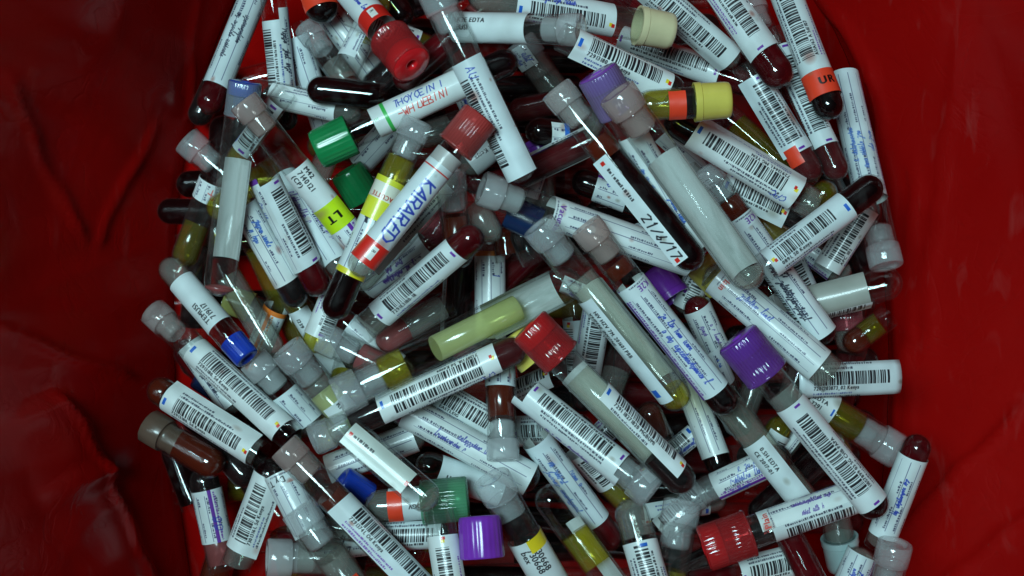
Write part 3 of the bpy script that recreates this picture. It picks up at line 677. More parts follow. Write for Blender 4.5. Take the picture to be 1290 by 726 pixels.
T(872,-62, 990,108, 24, 10, None, [('r',0,.24)], [bar(.1,.78,5,140,acc='p',m=(.1,.16))], 'broad maroon ended tube with long barcode at the top right')
T(940,-6, 1000,130, 21, 5, (P,''), [('r',0,.8)], [], 'frosted stopper tube of dark red blood between two long barcode tubes, top right')
T(966,-70, 1050,150, 21.5, 11, None, [('d',0,.24)], [bar(.2,.76,15,185,acc='k',flip=1,txt='AUA/62 A Sd/107'), stick(.755,.885,-10,190,base=ORG,txt='UR',to=3.4,tflip=1)], 'black ended tube with orange sticker reading UR at the top right')
T(972,40, 1059,226, 18, 8, None, [('r',0,.22)], [bar(.12,.79,-5,140,acc='p',flip=1,txt='72913180, Sd Kenya')], 'maroon ended tube with barcode under the tube with the UR sticker')
T(938,80, 1028,228, 20, 9, None, [('r',0,.26)], [bar(.12,.76,0,175,acc='p',flip=1), stick(.70,.84,45,70,base=ORG,round=0)], 'maroon ended tube with small orange sticker, left of the tube with the UR sticker')
T(1117,336, 1060,88, 22, 6, (P,''), [('w',0,.2)], [form(.33,.97,0,300,stripe=1,sv=.72,hand='~')], 'purple striped label tube with frosted stopper down, along the right bag wall', tilt=.35)
T(962,338, 1110,227, 21.5, 10, None, [('d',0,.30)], [bar(.04,.71,-8,160,acc='r',txt='0891, S0 Kenya',m=(.1,.2))], 'black ended tube with barcode pointing up right at the right bag wall')
T(1030,262, 838,146, 23, 9, None, [('d',0,.20),('w',.9,1)], [bar(.14,.82,5,185,acc='r',txt='72913441, MG YEN',hand='CPC')], 'white barcode tube with black left end, below the yellow capped tube')
T(900,222, 1018,280, 20, 7, None, [('d',0,.25)], [bar(.1,.78,10,150,acc='b',hand='~')], 'label tube with blue mark and black tip under the white barcode tube')
T(886,212, 1045,432, 20, 8, (P,'warm'), [('d',0,.05),('b',.72,.84)], [form(.27,.95,0,310,stripe=0,hand='~',title='K2E',tcol='p'), bar(.4,.9,95,70,acc='k')], 'long white label tube with stained stopper, right beside the largest clear tube')
T(776,116, 953,362, 25.5, 14, (P,'warm'), [('w',0,.06)], [back(.33,.93,180,150,base=(.80,.82,.80))], 'largest clear tube with grey blank label, next to the lavender ribbed cap')
T(752,92, 884,322, 21, 10, ('rib','lavender',1.0), [('d',0,.5)], [form(.32,.95,20,220,hand='~')], 'lavender ribbed cap tube running beneath the largest clear tube')
T(700,112, 880,338, 22.5, 12, (P,'warm'), [('d',0,.62),('b',.62,.72)], [strip(.36,.93,42,62,txt='21/6/17',tu=.55)], 'dark blood tube with narrow slip dated 21/6/17')
T(606,237, 878,332, 22.5, 9, (P,''), [('w',0,.1),('b',.8,.86)], [form(.31,.96,0,320,title='Vacutainer',tcol='p',hand='',tv=2)], 'stoppered tube with clean lined white label, pointing right below the red streaked tubes')
T(566,216, 580,338, 21, 9, (P,''), [('b',0,.55)], [], 'short tube with upright frosted stopper and orange red residue, below the red ribbed cap')
T(526,274, 566,296, 19, 5, ('rib','pink','only'), [], [], 'pinkish translucent loose cap under the upright frosted stopper', 'loose_cap')
T(454,418, 606,289, 21, 9, None, [('r',0,.20),('w',.8,1)], [bar(.17,.81,-2,150,acc='p',txt='7291E3180-18')], 'red domed tube with barcode and purple dashes at the centre left')
T(548,300, 452,368, 20, 5, None, [('w',0,.4)], [form(.1,.9,0,300,hand='~')], 'pale written label tube behind the red domed barcode tube')
T(566,382, 474,436, 20, 5, None, [('p',0,.4),('w',.4,.9)], [], 'clear tube with pink residue below the red domed barcode tube')
T(617,300, 618,440, 21, 5, None, [('w',0,.4)], [form(.12,.9,0,260,hand='1',acc='o',ends=1)], 'upright white label tube with orange edge between red dome and big yellow filled tube')
T(583,318, 575,440, 20, 3, None, [('d',0,.9)], [strip(.1,.9,-75,30,dots=0), strip(.1,.9,80,30,dots=0)], 'dark tube edged by white label edges, left of the upright orange edged label')
T(592,392, 712,282, 20, 4, None, [('r',0,.9)], [], 'deep red streaked tube running under the stopper at picture centre')
T(640,330, 634,284, 18, 5, None, [('b',0,.8)], [], 'small brown dome right of the red domed barcode tube')
T(672,330, 652,284, 18, 5, None, [('d',0,.6)], [], 'small bluish black dome below the stoppered clean label tube')
T(424,502, 730,349, 26.5, 12, (P,''), [('y',.26,.60),('s',.72,.82)], [back(.62,.91,180,165,base=(.80,.80,.84))], 'big clear tube of yellow gel and serum across the middle')
T(677,284, 862,513, 23, 14, (P,''), [('s',0,.10),('v',.10,.72)], [back(.34,.86,200,140,base=(.82,.86,.80)), prnt(.36,.92,55,80,rows=['HIV HZV 7M. 201601 PBB','V91PENJ 1NVJ7NE'],th=1.9,flip=0,pv=0,acc='b'),], 'greenish serum tube with printed white slip, left of two steep tubes at centre')
T(737,284, 922,519, 22, 13, (P,'warm'), [('d',0,.14),('b',.74,.80)], [form(.30,.88,0,320,stripe=1,sv=.70,title='K2E',tcol='p',hand='~',hu=.3)], 'purple striped tube with blue handwriting, right of the greenish serum tube')
T(822,342, 860,394, 20, 7, ('cone','purple','only'), [], [], 'loose purple cap beside the purple striped handwritten tube', 'loose_cap')
T(924,490, 872,374, 20, 8, None, [('r',0,.25)], [form(.30,.9,0,250,hand='~',flip=1)], 'deep red domed tube with scrap of blue writing between purple caps')
T(1052,478, 890,338, 25, 11, None, [('w',0,.05),('w',.85,1)], [form(.12,.92,0,320,title='Plain',tcol='r',hand='~',hu=.25,flip=1,tv=3.5,tu=2.0)], 'label marked Plain in red with blue handwriting, right of centre')
T(980,392, 1137,352, 24, 7, None, [], [back(.1,.72,0,150,base=(.66,.67,.64)), bar(.2,.72,80,60,acc='k')], 'clear domed tube with grey label pointing right at the bag wall')
T(1036,348, 1097,252, 19, 6, None, [('w',0,.4)], [bar(.1,.9,0,240,acc='k',txt='APC 102')], 'upright barcode label below the black ended tube at the right bag wall')
T(986,290, 1070,352, 19, 5, None, [('w',0,.4)], [form(.1,.8,40,120,hand='')], 'clear tube with glare below the black ended tube at right')
T(958,276, 984,304, 17, 3, ('cone','yellow','only'), [], [], 'small yellow cap deep between white barcode tube and right tubes', 'loose_cap')
T(1008,268, 1052,232, 19, 4, None, [('o',0,.9)], [], 'olive serum tube under the maroon domes at right')
# ---- right side
T(1000,480, 1128,474, 22, 9, 'sheet', [], [bar(0,1,0,62,acc='k',txt='7201203873_02 Kenya')], 'loose curled paper barcode label at the right bag wall', 'paper_label')
T(1062,372, 1072,446, 20, 4, ('rib','pink',.8), [('w',0,.5)], [], 'tube with pinkish cap below the clear domed tube at right')
T(1120,398, 1064,440, 18, 4, None, [('b',0,.4),('o',.4,.8)], [], 'brownish tube end above the loose curled label')
T(928,426, 1112,650, 22.5, 12, ('rib','purple',1.0), [('d',0,.14),('w',.2,.7)], [bar(.36,.93,0,175,acc='p',flip=1,txt='11057899 03 SG CHB PAPA')], 'purple ribbed cap tube with long barcode label at lower right', tilt=.04)
T(908,498, 1022,642, 22, 9, None, [('v',0,.3),('v',.4,.9)], [prnt(.38,.93,25,110,rows=['0.SH EDTA','CE 2017-01'],th=2.0)], 'whitish tube with printed slip left of the lower purple ribbed cap tube')
T(890,440, 936,549, 20, 8, None, [('d',0,.5)], [form(.0,.4,0,200,hand='~')], 'black dome below the steep purple striped tube')
T(846,428, 911,600, 19, 9, None, [('d',0,.16)], [form(.1,.86,0,300,hand='')], 'black ended tube with lined white label under the steep purple striped tube')
T(1132,570, 996,488, 24, 8, (P,''), [('o',.1,.62)], [prnt(.62,.85,0,200,rows=['EDTA','7291'],acc='b',flip=1)], 'olive yellow serum tube with wide clear end at the right bag wall')
T(1106,690, 1161,548, 20.5, 9, None, [('r',0,.22),('w',.85,1)], [form(.12,.82,0,300,hand='~',flip=0)], 'maroon topped tube with printed label standing against the right bag wall')
T(1128,684, 1100,800, 23, 9, (P,''), [('w',0,.5)], [], 'frosted stopper at the bottom right corner')
T(886,692, 1086,622, 23, 11, ('rib','red',1.0), [('d',0,.1)], [form(.36,.98,-50,100,title='Plain',tcol='r',hand='~',tv=1,tflip=1), bar(.42,.98,46,92,acc='k')], 'red capped tube marked Plain with barcode, at lower right')
T(1064,716, 1046,612, 21, 7, ('cone','teal'), [('w',0,.6)], [], 'pale teal stopper under the red capped tube marked Plain')
T(1044,770, 984,656, 20, 8, None, [('r',0,.9)], [], 'dark red tube with bright streak at the bottom edge, right of red cap')
T(868,740, 1022,700, 22, 7, None, [('r',.66,1),('d',0,.1)], [bar(.38,.9,0,185,acc='p')], 'barcode tube with dark red content under the lower right red cap')
T(1060,760, 1090,690, 22, 7, None, [('w',0,.4)], [form(.1,.9,0,300,stripe=1,hand='~')], 'purple striped label end at the bottom edge near the right corner')
T(862,632, 996,570, 20, 7, (P,'warm'), [('d',0,.2)], [form(.30,.9,0,300,stripe=1,sv=.62,hand='~')], 'purple striped label tube between dark blood tube and lower purple ribbed cap tube')
# ---- lower middle
T(666,410, 870,617, 22.5, 13, ('rib','red',.95), [('d',0,.22),('v',.24,.70)], [back(.28,.80,165,150,base=(.84,.85,.82)), bar(.42,.90,-48,105,acc='b',txt='7291 18271820 MGBUMI',bh=4.5)], 'red ribbed cap tube with black bottom at lower centre', tilt=.06)
T(646,420, 668,446, 20, 10, ('cone','yellow','only'), [], [], 'yellow cap peeping out behind the lower red ribbed cap', 'loose_cap')
T(822,622, 656,490, 23, 12, (P,''), [('w',.4,.7)], [bar(.24,.93,30,185,acc='p',m=(.14,.12)), form(.20,.99,-75,90,stripe=1,sv=.3)], 'barcode tube with purple edged label below the lower red ribbed cap tube')
T(640,544, 748,540, 21, 7, None, [('d',0,.4)], [bar(.1,.6,0,175,acc='p',m=(.2,.1),txt='7239159054')], 'small barcode label right of the tube of brown red fluid')
T(664,538, 776,690, 20.5, 8, None, [('r',0,.23)], [form(.1,.77,0,320,hand='~',hu=.2)], 'red domed tube with long written label at the lower centre')
T(722,560, 796,640, 19, 6, None, [('s',0,.4)], [bar(.1,.6,10,175,acc='k')], 'barcode tube under the purple edged label tube')
T(800,776, 682,614, 23, 10, None, [('s',.35,.6)], [back(.2,.7,160,60)], 'empty clear tube with round end up, at the bottom centre')
T(618,602, 716,772, 25, 10, (P,''), [('d',.6,.78)], [prnt(.42,.95,0,230,rows=['730668','730668','bex'],th=3.2,corner=1)], 'frosted stopper tube with yellow cornered label right of the purple cap')
T(604,650, 609,722, 24, 13, ('solid','purple','only'), [], [], 'big purple cap near the bottom edge', 'loose_cap', tilt=-.15)
T(434,540, 550,638, 23, 11, None, [('w',0,.1)], [strip(.06,.72,-8,88,dots=1,base=(.80,.84,.81))], 'clear domed tube with white slip in front of the translucent green cap')
T(590,628, 458,640, 23, 8, ('rib','mint',.95), [('w',0,.3)], [prnt(.40,.75,0,220,rows=['OGV'],acc='r'), stick(.62,.76,0,120,base=ORG,round=0)], 'translucent green cap tube lying level under the clear domed tube')
T(552,642, 580,810, 22, 10, None, [('d',0,.4)], [bar(.2,.9,0,150,acc='b',txt='PARK 72913',flip=1)], 'barcode tube between the green and purple caps at the bottom edge')
T(462,676, 566,672, 20, 6, None, [('d',0,.3)], [bar(.1,.9,0,150,acc='k')], 'barcode strip visible just below the translucent green cap tube')
T(480,500, 678,610, 23, 9, None, [('d',0,.1),('p',.8,1)], [form(.16,.95,0,320,hand='~',hu=.3)], 'white label tube covered in blue handwriting below the double barcode tube')
T(400,598, 536,545, 21, 7, None, [('w',0,.5)], [form(.1,.9,0,320,hand='')], 'lined blank label tube under the clear domed tube with white slip')
T(428,606, 468,634, 19, 7, ('solid','blue','only'), [], [], 'loose blue cap left of the translucent green cap tube', 'loose_cap')
T(540,488, 644,548, 21, 7, None, [('d',0,.2)], [bar(.1,.8,5,150,acc='k',txt='EASTLEIG',bh=6)], 'barcode label reading EASTLEIG under the double barcode tube')
T(634,580, 629,446, 21, 9, (P,''), [('b',.18,.72)], [form(.68,.95,0,260,hand='',acc='r',ends=0)], 'upright tube of brown red fluid with stopper down, right of the EASTLEIG label')
T(656,628, 524,582, 21, 7, None, [('s',.3,.6)], [prnt(.2,.8,-10,220,rows=['11/5/72'],th=3.0,acc='y',flip=1)], 'dated label tube behind the frosted stopper right of the green cap')
T(838,792, 790,628, 24, 10, None, [('w',0,.3)], [bar(.2,.66,0,185,acc='r',hand='5W',m=(.3,.1))], 'clear shouldered tube with white label at the bottom, right of red dome')
T(860,632, 836,764, 25, 9, (P,''), [('s',0,.35)], [], 'cube like white stopper on a clear tube below the dark blood tube')
T(852,594, 812,508, 19, 6, None, [('b',0,.5)], [], 'amber brown dome left of the purple striped steep tube bottom')
T(758,358, 737,482, 20, 7, None, [('w',0,.3)], [bar(.1,.9,0,260,acc='b',hand='CPC')], 'steep barcode label behind the lower red ribbed cap')
T(796,412, 756,524, 21, 5, None, [('w',0,.5)], [], 'grey clear tube below the greenish serum tube')
T(892,322, 858,396, 19, 6, None, [('w',0,.3)], [bar(.1,.9,0,240,acc='k')], 'small barcode label beside the loose purple cap')
T(880,332, 906,358, 18, 7, ('cone','yellow','only'), [], [], 'yellow cap under the round tip of the largest clear tube', 'loose_cap')
T(980,296, 1020,384, 20, 5, None, [('r',0,.2)], [bar(.1,.8,0,175,acc='p')], 'label with purple dash right of the long white label tube')
T(920,126, 800,134, 22, 9, ('cone','yellow'), [('s',0,.5),('d',.5,.62)], [stick(.48,.66,-20,120,base=ORG,round=0)], 'yellow capped serum tube with orange sticker at the upper right')
T(896,130, 1000,222, 20, 5, None, [('o',0,.7)], [], 'olive serum tube behind the white barcode tube with black left end')
T(806,256, 720,224, 20, 8, None, [('d',0,.9)], [form(.2,.66,10,220,hand='80',hu=.3,hh=4,flip=1)], 'black domed tube with white corner of label under the dated dark blood tube')
T(752,174, 636,230, 18, 8, None, [('r',0,.9)], [strip(.05,.95,-78,30,dots=0), strip(.05,.95,85,30,dots=0)], 'thin red tube with white edges running under the dated dark blood tube')
T(736,172, 662,164, 20, 7, None, [('d',0,.7)], [form(.3,.6,-20,120,hand='',acc='b',ends=1)], 'black tube with small white label scrap under the stained stopper')
T(724,124, 640,142, 18, 5, None, [('r',0,.9)], [], 'red tube glimpsed left of the stained stopper')
T(690,214, 676,180, 18, 5, ('cone','purple','only'), [], [], 'dark purple cap deep beside the top middle barcode tube', 'loose_cap')
T(640,266, 682,286, 19, 5, ('cone','darkblue','only'), [], [], 'dark blue cap under the stoppered clean label tube', 'loose_cap')
T(584,232, 624,306, 20, 6, None, [('w',0,.6)], [], 'clear empty tube between the two frosted stoppers at centre left')
T(636,172, 580,216, 20, 4, None, [('w',0,.6)], [prnt(.2,.8,0,220,rows=['02 Kenya'])], 'clear tube with label right of the red ribbed cap')
T(504,150, 446,214, 19, 4, None, [('w',0,.6)], [form(.1,.9,0,240,hand='')], 'white label edge between green caps and yellow banded tube')
T(596,150, 520,176, 19, 3, None, [('w',0,.6)], [], 'clear tube under the green capped tube near the red ribbed cap')
T(350,640, 372,740, 20, 3, None, [('o',0,.7)], [], 'dark green tinted tube in shadow left of the frosted stoppers')
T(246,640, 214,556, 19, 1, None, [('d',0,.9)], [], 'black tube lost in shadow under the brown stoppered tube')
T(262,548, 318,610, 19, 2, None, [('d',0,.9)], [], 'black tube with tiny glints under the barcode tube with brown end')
T(232,424, 300,520, 19, 4, None, [('w',0,.4)], [form(.1,.9,0,300,hand='~',acc='b')], 'pale label tube under the barcode tube with reddish stopper')
T(250,470, 330,520, 18, 3, ('solid','darkblue','only'), [], [], 'dark blue cap under the two left barcode tubes', 'loose_cap')
# deep filler tubes that fill the gaps of the pile
SKIP = set()
UNSEEN = set([6, 7, 8, 9, 10, 11, 31, 32, 33, 34, 35, 36, 37, 38, 39, 45, 60, 61, 62, 63, 64, 65, 66, 67, 68, 69, 81, 83, 84, 87, 90, 91, 110, 111, 112, 113, 127, 129, 131, 139, 150])
VISC = {0: (323, 613), 1: (331, 542), 2: (356, 462), 3: (323, 380), 4: (259, 312), 5: (288, 223), 12: (490, 718), 13: (515, 701), 14: (467, 647), 15: (482, 610), 16: (467, 574), 17: (440, 539), 18: (429, 493), 19: (494, 458), 20: (494, 420), 21: (506, 387), 22: (437, 341), 23: (534, 305), 24: (481, 264), 25: (482, 220), 26: (501, 191), 27: (510, 152), 28: (485, 109), 29: (504, 70), 30: (478, 35), 40: (647, 718), 41: (677, 694), 42: (660, 650), 43: (675, 621), 44: (658, 566), 46: (652, 494), 47: (675, 458), 48: (643, 424), 49: (708, 388), 50: (701, 339), 51: (683, 308), 52: (631, 262), 53: (653, 229), 54: (611, 190), 55: (703, 149), 56: (678, 107), 57: (671, 71), 58: (681, 41), 59: (617, 6), 70: (781, 718), 71: (829, 686), 72: (821, 653), 73: (822, 619), 74: (840, 581), 75: (858, 534), 76: (812, 496), 77: (794, 460), 78: (835, 420), 79: (863, 387), 80: (767, 339), 82: (772, 267), 85: (804, 151), 86: (812, 116), 88: (806, 31), 89: (820, 5), 92: (981, 653), 93: (985, 614), 94: (984, 568), 95: (1014, 536), 96: (971, 496), 97: (993, 462), 98: (990, 419), 99: (1048, 378), 100: (979, 347), 101: (1098, 302), 102: (1022, 254), 103: (976, 184), 104: (1078, 372), 105: (1071, 455), 106: (1059, 530), 107: (1005, 598), 108: (921, 689), 109: (873, 712), 114: (416, 712), 115: (407, 713), 116: (335, 638), 117: (304, 567), 118: (259, 479), 119: (244, 366), 120: (243, 315), 121: (271, 210), 122: (290, 169), 123: (376, 84), 124: (412, 66), 125: (541, 7), 126: (599, 4), 128: (807, 17), 130: (930, 67), 132: (1046, 234), 133: (1064, 283), 134: (720, 430), 135: (486, 468), 136: (953, 483), 137: (526, 622), 138: (688, 253), 140: (754, 545), 141: (993, 487), 142: (679, 477), 143: (537, 669), 144: (421, 505), 145: (720, 355), 146: (996, 555), 147: (745, 156), 148: (1029, 518), 149: (860, 191), 151: (473, 437), 152: (361, 681), 153: (381, 128), 154: (834, 638), 155: (446, 63), 156: (972, 372), 157: (409, 689), 158: (975, 547), 159: (322, 223), 160: (490, 37), 161: (890, 229), 162: (572, 88), 163: (398, 665), 164: (747, 319), 165: (401, 409), 166: (857, 643), 167: (312, 388), 168: (667, 240), 169: (329, 154), 170: (406, 211), 171: (829, 582)}
fr = random.Random(5)
FILL = []
for col in range(5):             # first layer on the bag bottom, added mostly dark to blacken the gaps
    for rw_ in range(34):
        x, y = -0.131 + col * 0.066 + (rw_ % 2) * .006, -0.225 + rw_ * 0.0145
        ang = math.pi * fr.choice([0, 0, 1]) + fr.uniform(-.09, .09); hl = fr.uniform(.031, .034)
        kk = fr.choice('ddddddrro')
        if (abs(x - .006) + .030) ** 2.6 / .166 ** 2.6 + abs(y + .03) ** 2.6 / .228 ** 2.6 > 1: continue
        s_ = FPX / (CAM_Z - .008)
        FILL.append((645 + x * s_, 363 - y * s_, ang, hl * s_, 18.2, kk, []))
NRAFT = len(FILL)

fr2 = random.Random(21)          # a ring of dark tubes added to blacken gaps at the bag wall
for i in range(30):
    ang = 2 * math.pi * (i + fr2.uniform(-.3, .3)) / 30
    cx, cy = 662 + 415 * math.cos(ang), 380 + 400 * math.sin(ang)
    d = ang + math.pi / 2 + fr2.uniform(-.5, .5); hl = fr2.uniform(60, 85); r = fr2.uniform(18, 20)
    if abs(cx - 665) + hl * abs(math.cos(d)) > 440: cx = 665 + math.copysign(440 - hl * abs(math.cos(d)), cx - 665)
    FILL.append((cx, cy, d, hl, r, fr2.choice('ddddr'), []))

fr3 = random.Random(33)          # slimmer odds and ends lodged half way up
for i in range(38):
    cx, cy = fr3.uniform(290, 1060), fr3.uniform(20, 700)
    d = fr3.choice([.7, -.8, 1.5, .1, 2.3]) + fr3.uniform(-.5, .5); hl = fr3.uniform(48, 72); r = fr3.uniform(14, 17.5)
    k = fr3.choice('dwwrosswd')
    lab = [fr3.choice([form, bar, bar])(.15, .8, fr3.uniform(-50, 50), fr3.choice([120, 170, 260]), acc=fr3.choice('pbk'), hand=fr3.choice(['~', '']), flip=fr3.randint(0, 1))] if fr3.random() < .62 else []
    FILL.append((cx, cy, d, hl, r, k, lab))

# ------------------------------------------------------------------ settle the pile: each tube is lowered onto those already lying
CH = 0.95
PLACED = []          # list of (pts Nx3, radii N)
NS = 17
def radii(row, rw):
    ts = np.linspace(0, 1, NS); rr = np.full(NS, rw)
    cap = row['cap']
    if isinstance(cap, tuple):
        cl = CAPLEN[cap[0]] * rw
        L = row['Lw']
        rr[ts * L <= cl] = rw * CAPRAD[cap[0]]
    if cap == 'sheet': rr[:] = 0.003
    return rr
def settle(row):
    f_end = row['r']
    z0 = z1 = 0.012 + row['lvl'] * 0.006
    for it in range(4):
        zm = (z0 + z1) / 2
        rw = row['r'] * (CAM_Z - zm) / FPX
        A = np.array(world_xy(*row['a'], z0)); B = np.array(world_xy(*row['b'], z1))
        Lxy = np.linalg.norm(B - A)
        u = (B - A) / max(Lxy, 1e-6)
        L = math.hypot(Lxy, z1 - z0); row['Lw'] = L
        rr = radii(row, rw)
        ts = np.linspace(min(.45, rw * .5 / L), 1 - min(.45, rw * .7 / L), NS)
        P = A + (B - A) * ts[:, None]
        need_t, need_z = [], []
        for (Q, qr) in PLACED:
            D2 = ((P[:, None, :] - Q[None, :, :2]) ** 2).sum(2)
            sep = (rr[:, None] + qr[None, :]) * CH
            ok = D2 < sep ** 2
            if ok.any():
                zz = np.where(ok, Q[None, :, 2] + np.sqrt(np.maximum(sep ** 2 - D2, 0)), -1)
                mz = zz.max(1)
                idx = np.where(mz > 0)[0]
                need_t += list(ts[idx]); need_z += list(mz[idx])
        need_t += [0, 1]; need_z += [rr.max() * 1.0, rr.max() * 1.0]
        nt_, nz_ = np.array(need_t), np.array(need_z)
        best = None
        tl = row['kw'].get('tilt')
        smax = min(.5, .38 + 0 * L)
        for sl in ([tl] if tl is not None else np.linspace(-smax, smax, 31)):
            dz = -sl * Lxy                      # z1 - z0
            base = (nz_ - nt_ * dz).max()
            cost = base + dz / 2 + 0.16 * abs(dz) + 0.35 * max(0, abs(sl) - .25) * Lxy
            if best is None or cost < best[0]: best = (cost, base, base + dz)
        nz0, nz1 = best[1], best[2]
        z0, z1 = nz0, nz1
    row['z'] = (z0, z1); zm = (z0 + z1) / 2
    rw = row['r'] * (CAM_Z - zm) / FPX
    A = np.array([*world_xy(*row['a'], z0), z0]); B = np.array([*world_xy(*row['b'], z1), z1])
    row['A'], row['B'], row['rw'] = A, B, rw
    row['Lw'] = float(np.linalg.norm(B - A))
    ts = np.linspace(0.02, .98, NS * 2)
    P = A + (B - A) * ts[:, None]
    PLACED.append((P, np.interp(ts, np.linspace(0, 1, NS), radii(row, rw))))

fill_rows = []
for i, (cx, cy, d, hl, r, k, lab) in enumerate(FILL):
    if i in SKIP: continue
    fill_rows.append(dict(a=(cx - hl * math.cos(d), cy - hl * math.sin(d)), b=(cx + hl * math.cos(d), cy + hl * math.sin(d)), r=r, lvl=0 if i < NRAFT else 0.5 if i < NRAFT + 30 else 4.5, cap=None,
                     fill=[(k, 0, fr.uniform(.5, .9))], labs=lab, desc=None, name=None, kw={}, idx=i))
for row in sorted(fill_rows + ROWS, key=lambda q: q['lvl']): settle(row)

# ------------------------------------------------------------------ red bag lining the bin
BAGR, BAGL = 0.66, 0.36
# long folds of the film, as lines on the wall (photo coordinates), step and ridge height in metres
FOLDS = [((70, 505), (120, 600), 0.012, 0.003), ((120, 600), (185, 740), 0.012, 0.003), ((30, 120), (112, 290), 0.006, 0.002),
         ((135, 300), (190, 165), -0.004, 0.002), ((10, 420), (150, 470), 0.0, 0.003), ((1140, 665), (1295, 520), 0.007, 0.004), ((1190, 735), (1300, 650), 0.006, 0.003),
         ((1150, 230), (1142, 545), -0.004, 0.0025), ((1030, -10), (1095, 100), 0.0, 0.003), ((1095, 100), (1128, 270), 0.0, 0.003), ((1200, 60), (1170, 420), 0.003, 0.002),
         ((250, -10), (232, 130), 0.0, 0.002)]
def bag_base(c, s, z):
    h = max(0.0, z); right = max(0, c); left = max(0, -c)
    ax = 0.176 - 0.005 * left + h * (BAGR * right + BAGL * left) + 0.018 * min(1, h / .05) * right
    ay = 0.235 + h * 0.30
    e = 2.6
    return 1.0 / ((abs(c) / ax) ** e + (abs(s) / ay) ** e) ** (1 / e)
def bag():
    """a sheet: angle x height.  Plan outline is a rounded oblong that flares upward, steeper on the left"""
    n, mz = 600, 140
    vs, fs = [], []
    zs = [-0.012 + 0.42 * (j / mz) ** 1.1 for j in range(mz + 1)]
    T_ = np.array([2 * math.pi * k / n for k in range(n)])
    for j, z in enumerate(zs):
        h = max(0, z)
        kpx = FPX / (CAM_Z - z)
        for k in range(n):
            c, s = math.cos(T_[k]), math.sin(T_[k])
            rad = bag_base(c, s, z)
            a = 0.3 + min(1, h / 0.08) * .7
            fold = noise.noise(Vector((c * 3.2 + 5, s * 3.2, z * 5.0))) * 0.011
            q = noise.noise(Vector((c * 7 + 1.7, s * 7 + z * 6, z * 9.0 + 3)))
            crease = (1 - abs(q) * 2.2); crease = max(0, crease) ** 4 * 0.0006
            fine = noise.noise(Vector((c * 24, s * 24, z * 14))) * 0.0007
            d = a * (fold - crease + fine)
            x, y_ = 645 + (0.006 + rad * c) * kpx, 363 - (-0.030 + rad * s) * kpx
            if -80 < x < 1370 and -80 < y_ < 810:
                for (p0, p1, st, rg) in FOLDS:
                    ex, ey = p1[0] - p0[0], p1[1] - p0[1]; L2 = ex * ex + ey * ey
                    t = ((x - p0[0]) * ex + (y_ - p0[1]) * ey) / L2
                    if -.15 < t < 1.15:
                        sd = ((x - p0[0]) * ey - (y_ - p0[1]) * ex) / math.sqrt(L2) + 7 * noise.noise(Vector((x * .02, y_ * .02, 1.5)))
                        if abs(sd) < 90:
                            w_ = max(0, min(1, (t + .15) / .15)) * max(0, min(1, (1.15 - t) / .15))
                            d -= w_ * (rg * .8 * math.exp(-(sd / 5.0) ** 2) + st * .35 * (1 / (1 + math.exp(max(-30, min(30, sd / 12))))) * max(0, 1 - abs(sd) / 90))
            rad += d
            vs.append((0.006 + rad * c, -0.030 + rad * s, z))
    for j in range(mz):
        for k in range(n):
            k2 = (k + 1) % n
            fs.append((j * n + k, (j + 1) * n + k, (j + 1) * n + k2, j * n + k2))
    vs.append((0.006, -0.03, -0.012)); ci = len(vs) - 1
    for k in range(n): fs.append((k, (k + 1) % n, ci)[::-1])
    o = link_mesh('plastic_bag', vs, fs, M['bag'])
    o['label'] = 'crumpled glossy red plastic bag lining the bin around the heap of tubes'
    o['category'] = 'bag'
    return o
bag()

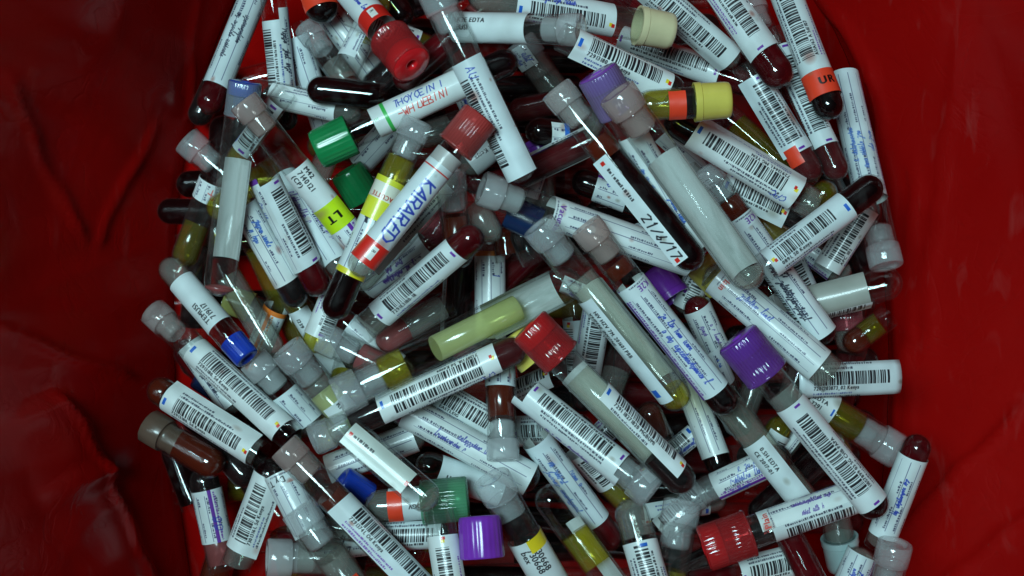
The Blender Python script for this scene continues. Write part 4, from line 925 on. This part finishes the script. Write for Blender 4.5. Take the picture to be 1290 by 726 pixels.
# ------------------------------------------------------------------ build every tube
TUBEG = 'discarded blood sample tubes heaped in the red bag'
CAPG = 'loose caps among the tubes'
def kind_of(row):
    if row['name']: return row['name'], {'loose_cap': 'cap', 'paper_label': 'label'}[row['name']]
    ks = ''.join(f[0] for f in row['fill'])
    if any(c in ks for c in 'drb'): return 'blood_tube', 'blood tube'
    if any(c in ks for c in 'soy'): return 'serum_tube', 'serum tube'
    return 'sample_tube', 'sample tube'
def build(row, n):
    rng = random.Random(1000 + n * 17)
    A, B, r, L = Vector(row['A']), Vector(row['B']), row['rw'], row['Lw']
    name, cat = kind_of(row)
    t = bpy.data.objects.new(name, None); C.objects.link(t); t.empty_display_size = .01
    a = (B - A).normalized()
    up = Vector((0, 0, 1)); nrm = (up - a * up.dot(a)).normalized(); y = nrm.cross(a)
    mw = Matrix((a, y, nrm)).transposed().to_4x4(); mw.translation = A
    t.matrix_world = mw
    t['label'] = row['desc']; t['category'] = cat
    t['group'] = {'loose_cap': CAPG}.get(name, TUBEG)
    cap = row['cap']
    if cap == 'sheet':
        for lk in row['labs']:
            kind, t0, t1, roll, arc, o = lk
            R = 0.014
            im = draw_label(kind, L * 1000, R * math.radians(arc) * 1000, o, rng)
            s = make_label('printed_sheet', 0, L, R, roll, arc, atlas_add(im), t, nu=16)
            sm_ = s.modifiers.new('thickness', 'SOLIDIFY'); sm_.thickness = 0.00025
            for v in s.data.vertices: v.co.z -= R * .6
        del t['group']
        return t
    if isinstance(cap, tuple) and len(cap) > 2 and cap[2] == 'only':
        rc = L / CAPLEN[cap[0]] if cap[0] != 'rib' else L / 3.0
        rc = r / (CAPRAD[cap[0]]) * 1.25
        make_cap(cap[0], cap[1], rc, t, rng)
        return t
    t0 = 0.0
    flat = row['kw'].get('flat', False)
    if isinstance(cap, tuple):
        sc = cap[2] if len(cap) > 2 else 1.0
        make_cap(cap[0], cap[1], r * (sc if cap[0] != 'plug' else 1), t, rng)
        t0 = r * {'plug': 1.36, 'rib': 1.3, 'solid': 1.2, 'cone': 1.3}[cap[0]]
    make_tube_wall(L, r, t0, M['wall_milky'] if rng.random() < .3 else M['wall'], t, flat)
    for (m_, f0, f1) in row['fill']:
        f1 = min(f1, 1 - (t0 + r * (1.35 if isinstance(cap, tuple) and cap[0] == 'plug' else .4)) / L) if f1 > .6 else f1
        if f1 - f0 < .02: continue
        make_fill(L, r, f0, f1, m_, t, rng, flat)
    for q, (kind, l0, l1, roll, arc, o) in enumerate(row['labs']):
        st = kind == 'sticker'
        rl = r * 1.012 + (0.00012 if not st else 0.00032) + q * 0.00007
        hmm = rl * math.radians(arc) * 1000
        im = draw_label(kind, (l1 - l0) * L * 1000, hmm, o, rng)
        make_label('sticker' if st else 'paper_label', l0 * L, l1 * L, rl, roll, arc, atlas_add(im), t,
                   flap=.5 if o.get('flap') or (kind == 'strip') or (kind == 'bar' and rng.random() < .35) else 0, skew=rng.uniform(-.28, .28) if kind in ('bar', 'form') else 0)
    return t
n = 0
for row in ROWS:
    build(row, n); n += 1
# fillers: described by their look and by the easily found tube whose neighbourhood shows them
ANCHORS = {'the blue capped tube': (290, 230), 'the solid green cap': (435, 180), 'the loose green cap': (450, 235), 'the lime green sticker': (425, 268), 'the yellow banded label': (475, 255),
           'the red ribbed cap at upper left': (583, 185), 'the red cap with a hole': (500, 60), 'the large blue handwriting': (500, 275), 'the orange sticker reading UR': (1040, 110), 'the yellow cap at upper right': (890, 128),
           'the cream cap': (815, 28), 'the lavender cap': (770, 118), 'the slip dated 21/6/17': (830, 285), 'the largest clear tube': (880, 240), 'the upright frosted stopper': (566, 240),
           'the red domed barcode tube': (540, 345), 'the big yellow filled tube': (600, 420), 'the double barcode label': (550, 490), 'the red ribbed cap at lower centre': (695, 440), 'the greenish serum tube': (775, 400),
           'the purple striped handwritten tube': (840, 420), 'the lower purple ribbed cap': (955, 465), 'the label marked Plain in red': (960, 400), 'the curled paper label': (1070, 475), 'the red cap at lower right': (925, 675),
           'the big purple cap at bottom': (607, 690), 'the yellow cornered label': (680, 700), 'the translucent green cap': (555, 630), 'the lower blue cap': (445, 615), 'the left blue cap': (295, 430),
           'the brown rounded tube end': (200, 495), 'the brown stopper': (215, 560), 'the scribbled stubby label': (265, 640), 'the long red brown tube': (450, 660), 'the maroon top at the right wall': (1150, 570),
           'the white barcode tube with black left end': (935, 205), 'the black end at right wall': (1085, 245), 'the leftmost lined label': (290, 60), 'the short black glossy tube': (425, 115), 'the top middle barcode tube': (625, 140),
           'the EASTLEIG label': (590, 515), 'the maroon topped barcode tube': (950, 60), 'the olive yellow serum tube': (1065, 525), 'the cube like stopper': (850, 655), 'the pink residue tube': (515, 410),
           'the clean lined white label': (770, 280), 'the deep red dome between purple caps': (882, 400), 'the red domed tube at lower centre': (765, 665), 'the blue written label tube': (590, 560), 'the long barcode below the left blue cap': (300, 490)}
LOOK = {'d': 'black blood tube', 'r': 'deep red blood tube', 'o': 'murky olive tube', 'b': 'brown red tube', 'w': 'empty looking clear tube', 's': 'yellow serum tube'}
used_d = set()
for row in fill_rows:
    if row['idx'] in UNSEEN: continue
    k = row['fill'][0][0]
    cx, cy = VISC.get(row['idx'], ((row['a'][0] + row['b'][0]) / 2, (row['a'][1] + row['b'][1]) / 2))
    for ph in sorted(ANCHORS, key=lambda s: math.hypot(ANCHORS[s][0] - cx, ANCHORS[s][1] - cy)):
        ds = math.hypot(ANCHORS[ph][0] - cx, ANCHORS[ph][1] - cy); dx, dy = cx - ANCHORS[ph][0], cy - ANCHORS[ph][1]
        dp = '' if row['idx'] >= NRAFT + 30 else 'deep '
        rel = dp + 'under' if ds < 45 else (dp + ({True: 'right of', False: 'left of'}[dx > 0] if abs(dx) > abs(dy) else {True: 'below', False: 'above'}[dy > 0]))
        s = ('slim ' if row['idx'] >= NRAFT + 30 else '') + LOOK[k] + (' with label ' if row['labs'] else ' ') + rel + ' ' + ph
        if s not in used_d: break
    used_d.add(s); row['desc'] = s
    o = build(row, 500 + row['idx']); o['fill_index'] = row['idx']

IMG.pixels.foreach_set(np.concatenate([np.flipud(ATLAS), np.ones((ATLAS_H, ATLAS_W, 1), np.float32)], 2).astype(np.float32).ravel())
IMG.update()
IMG.pack()
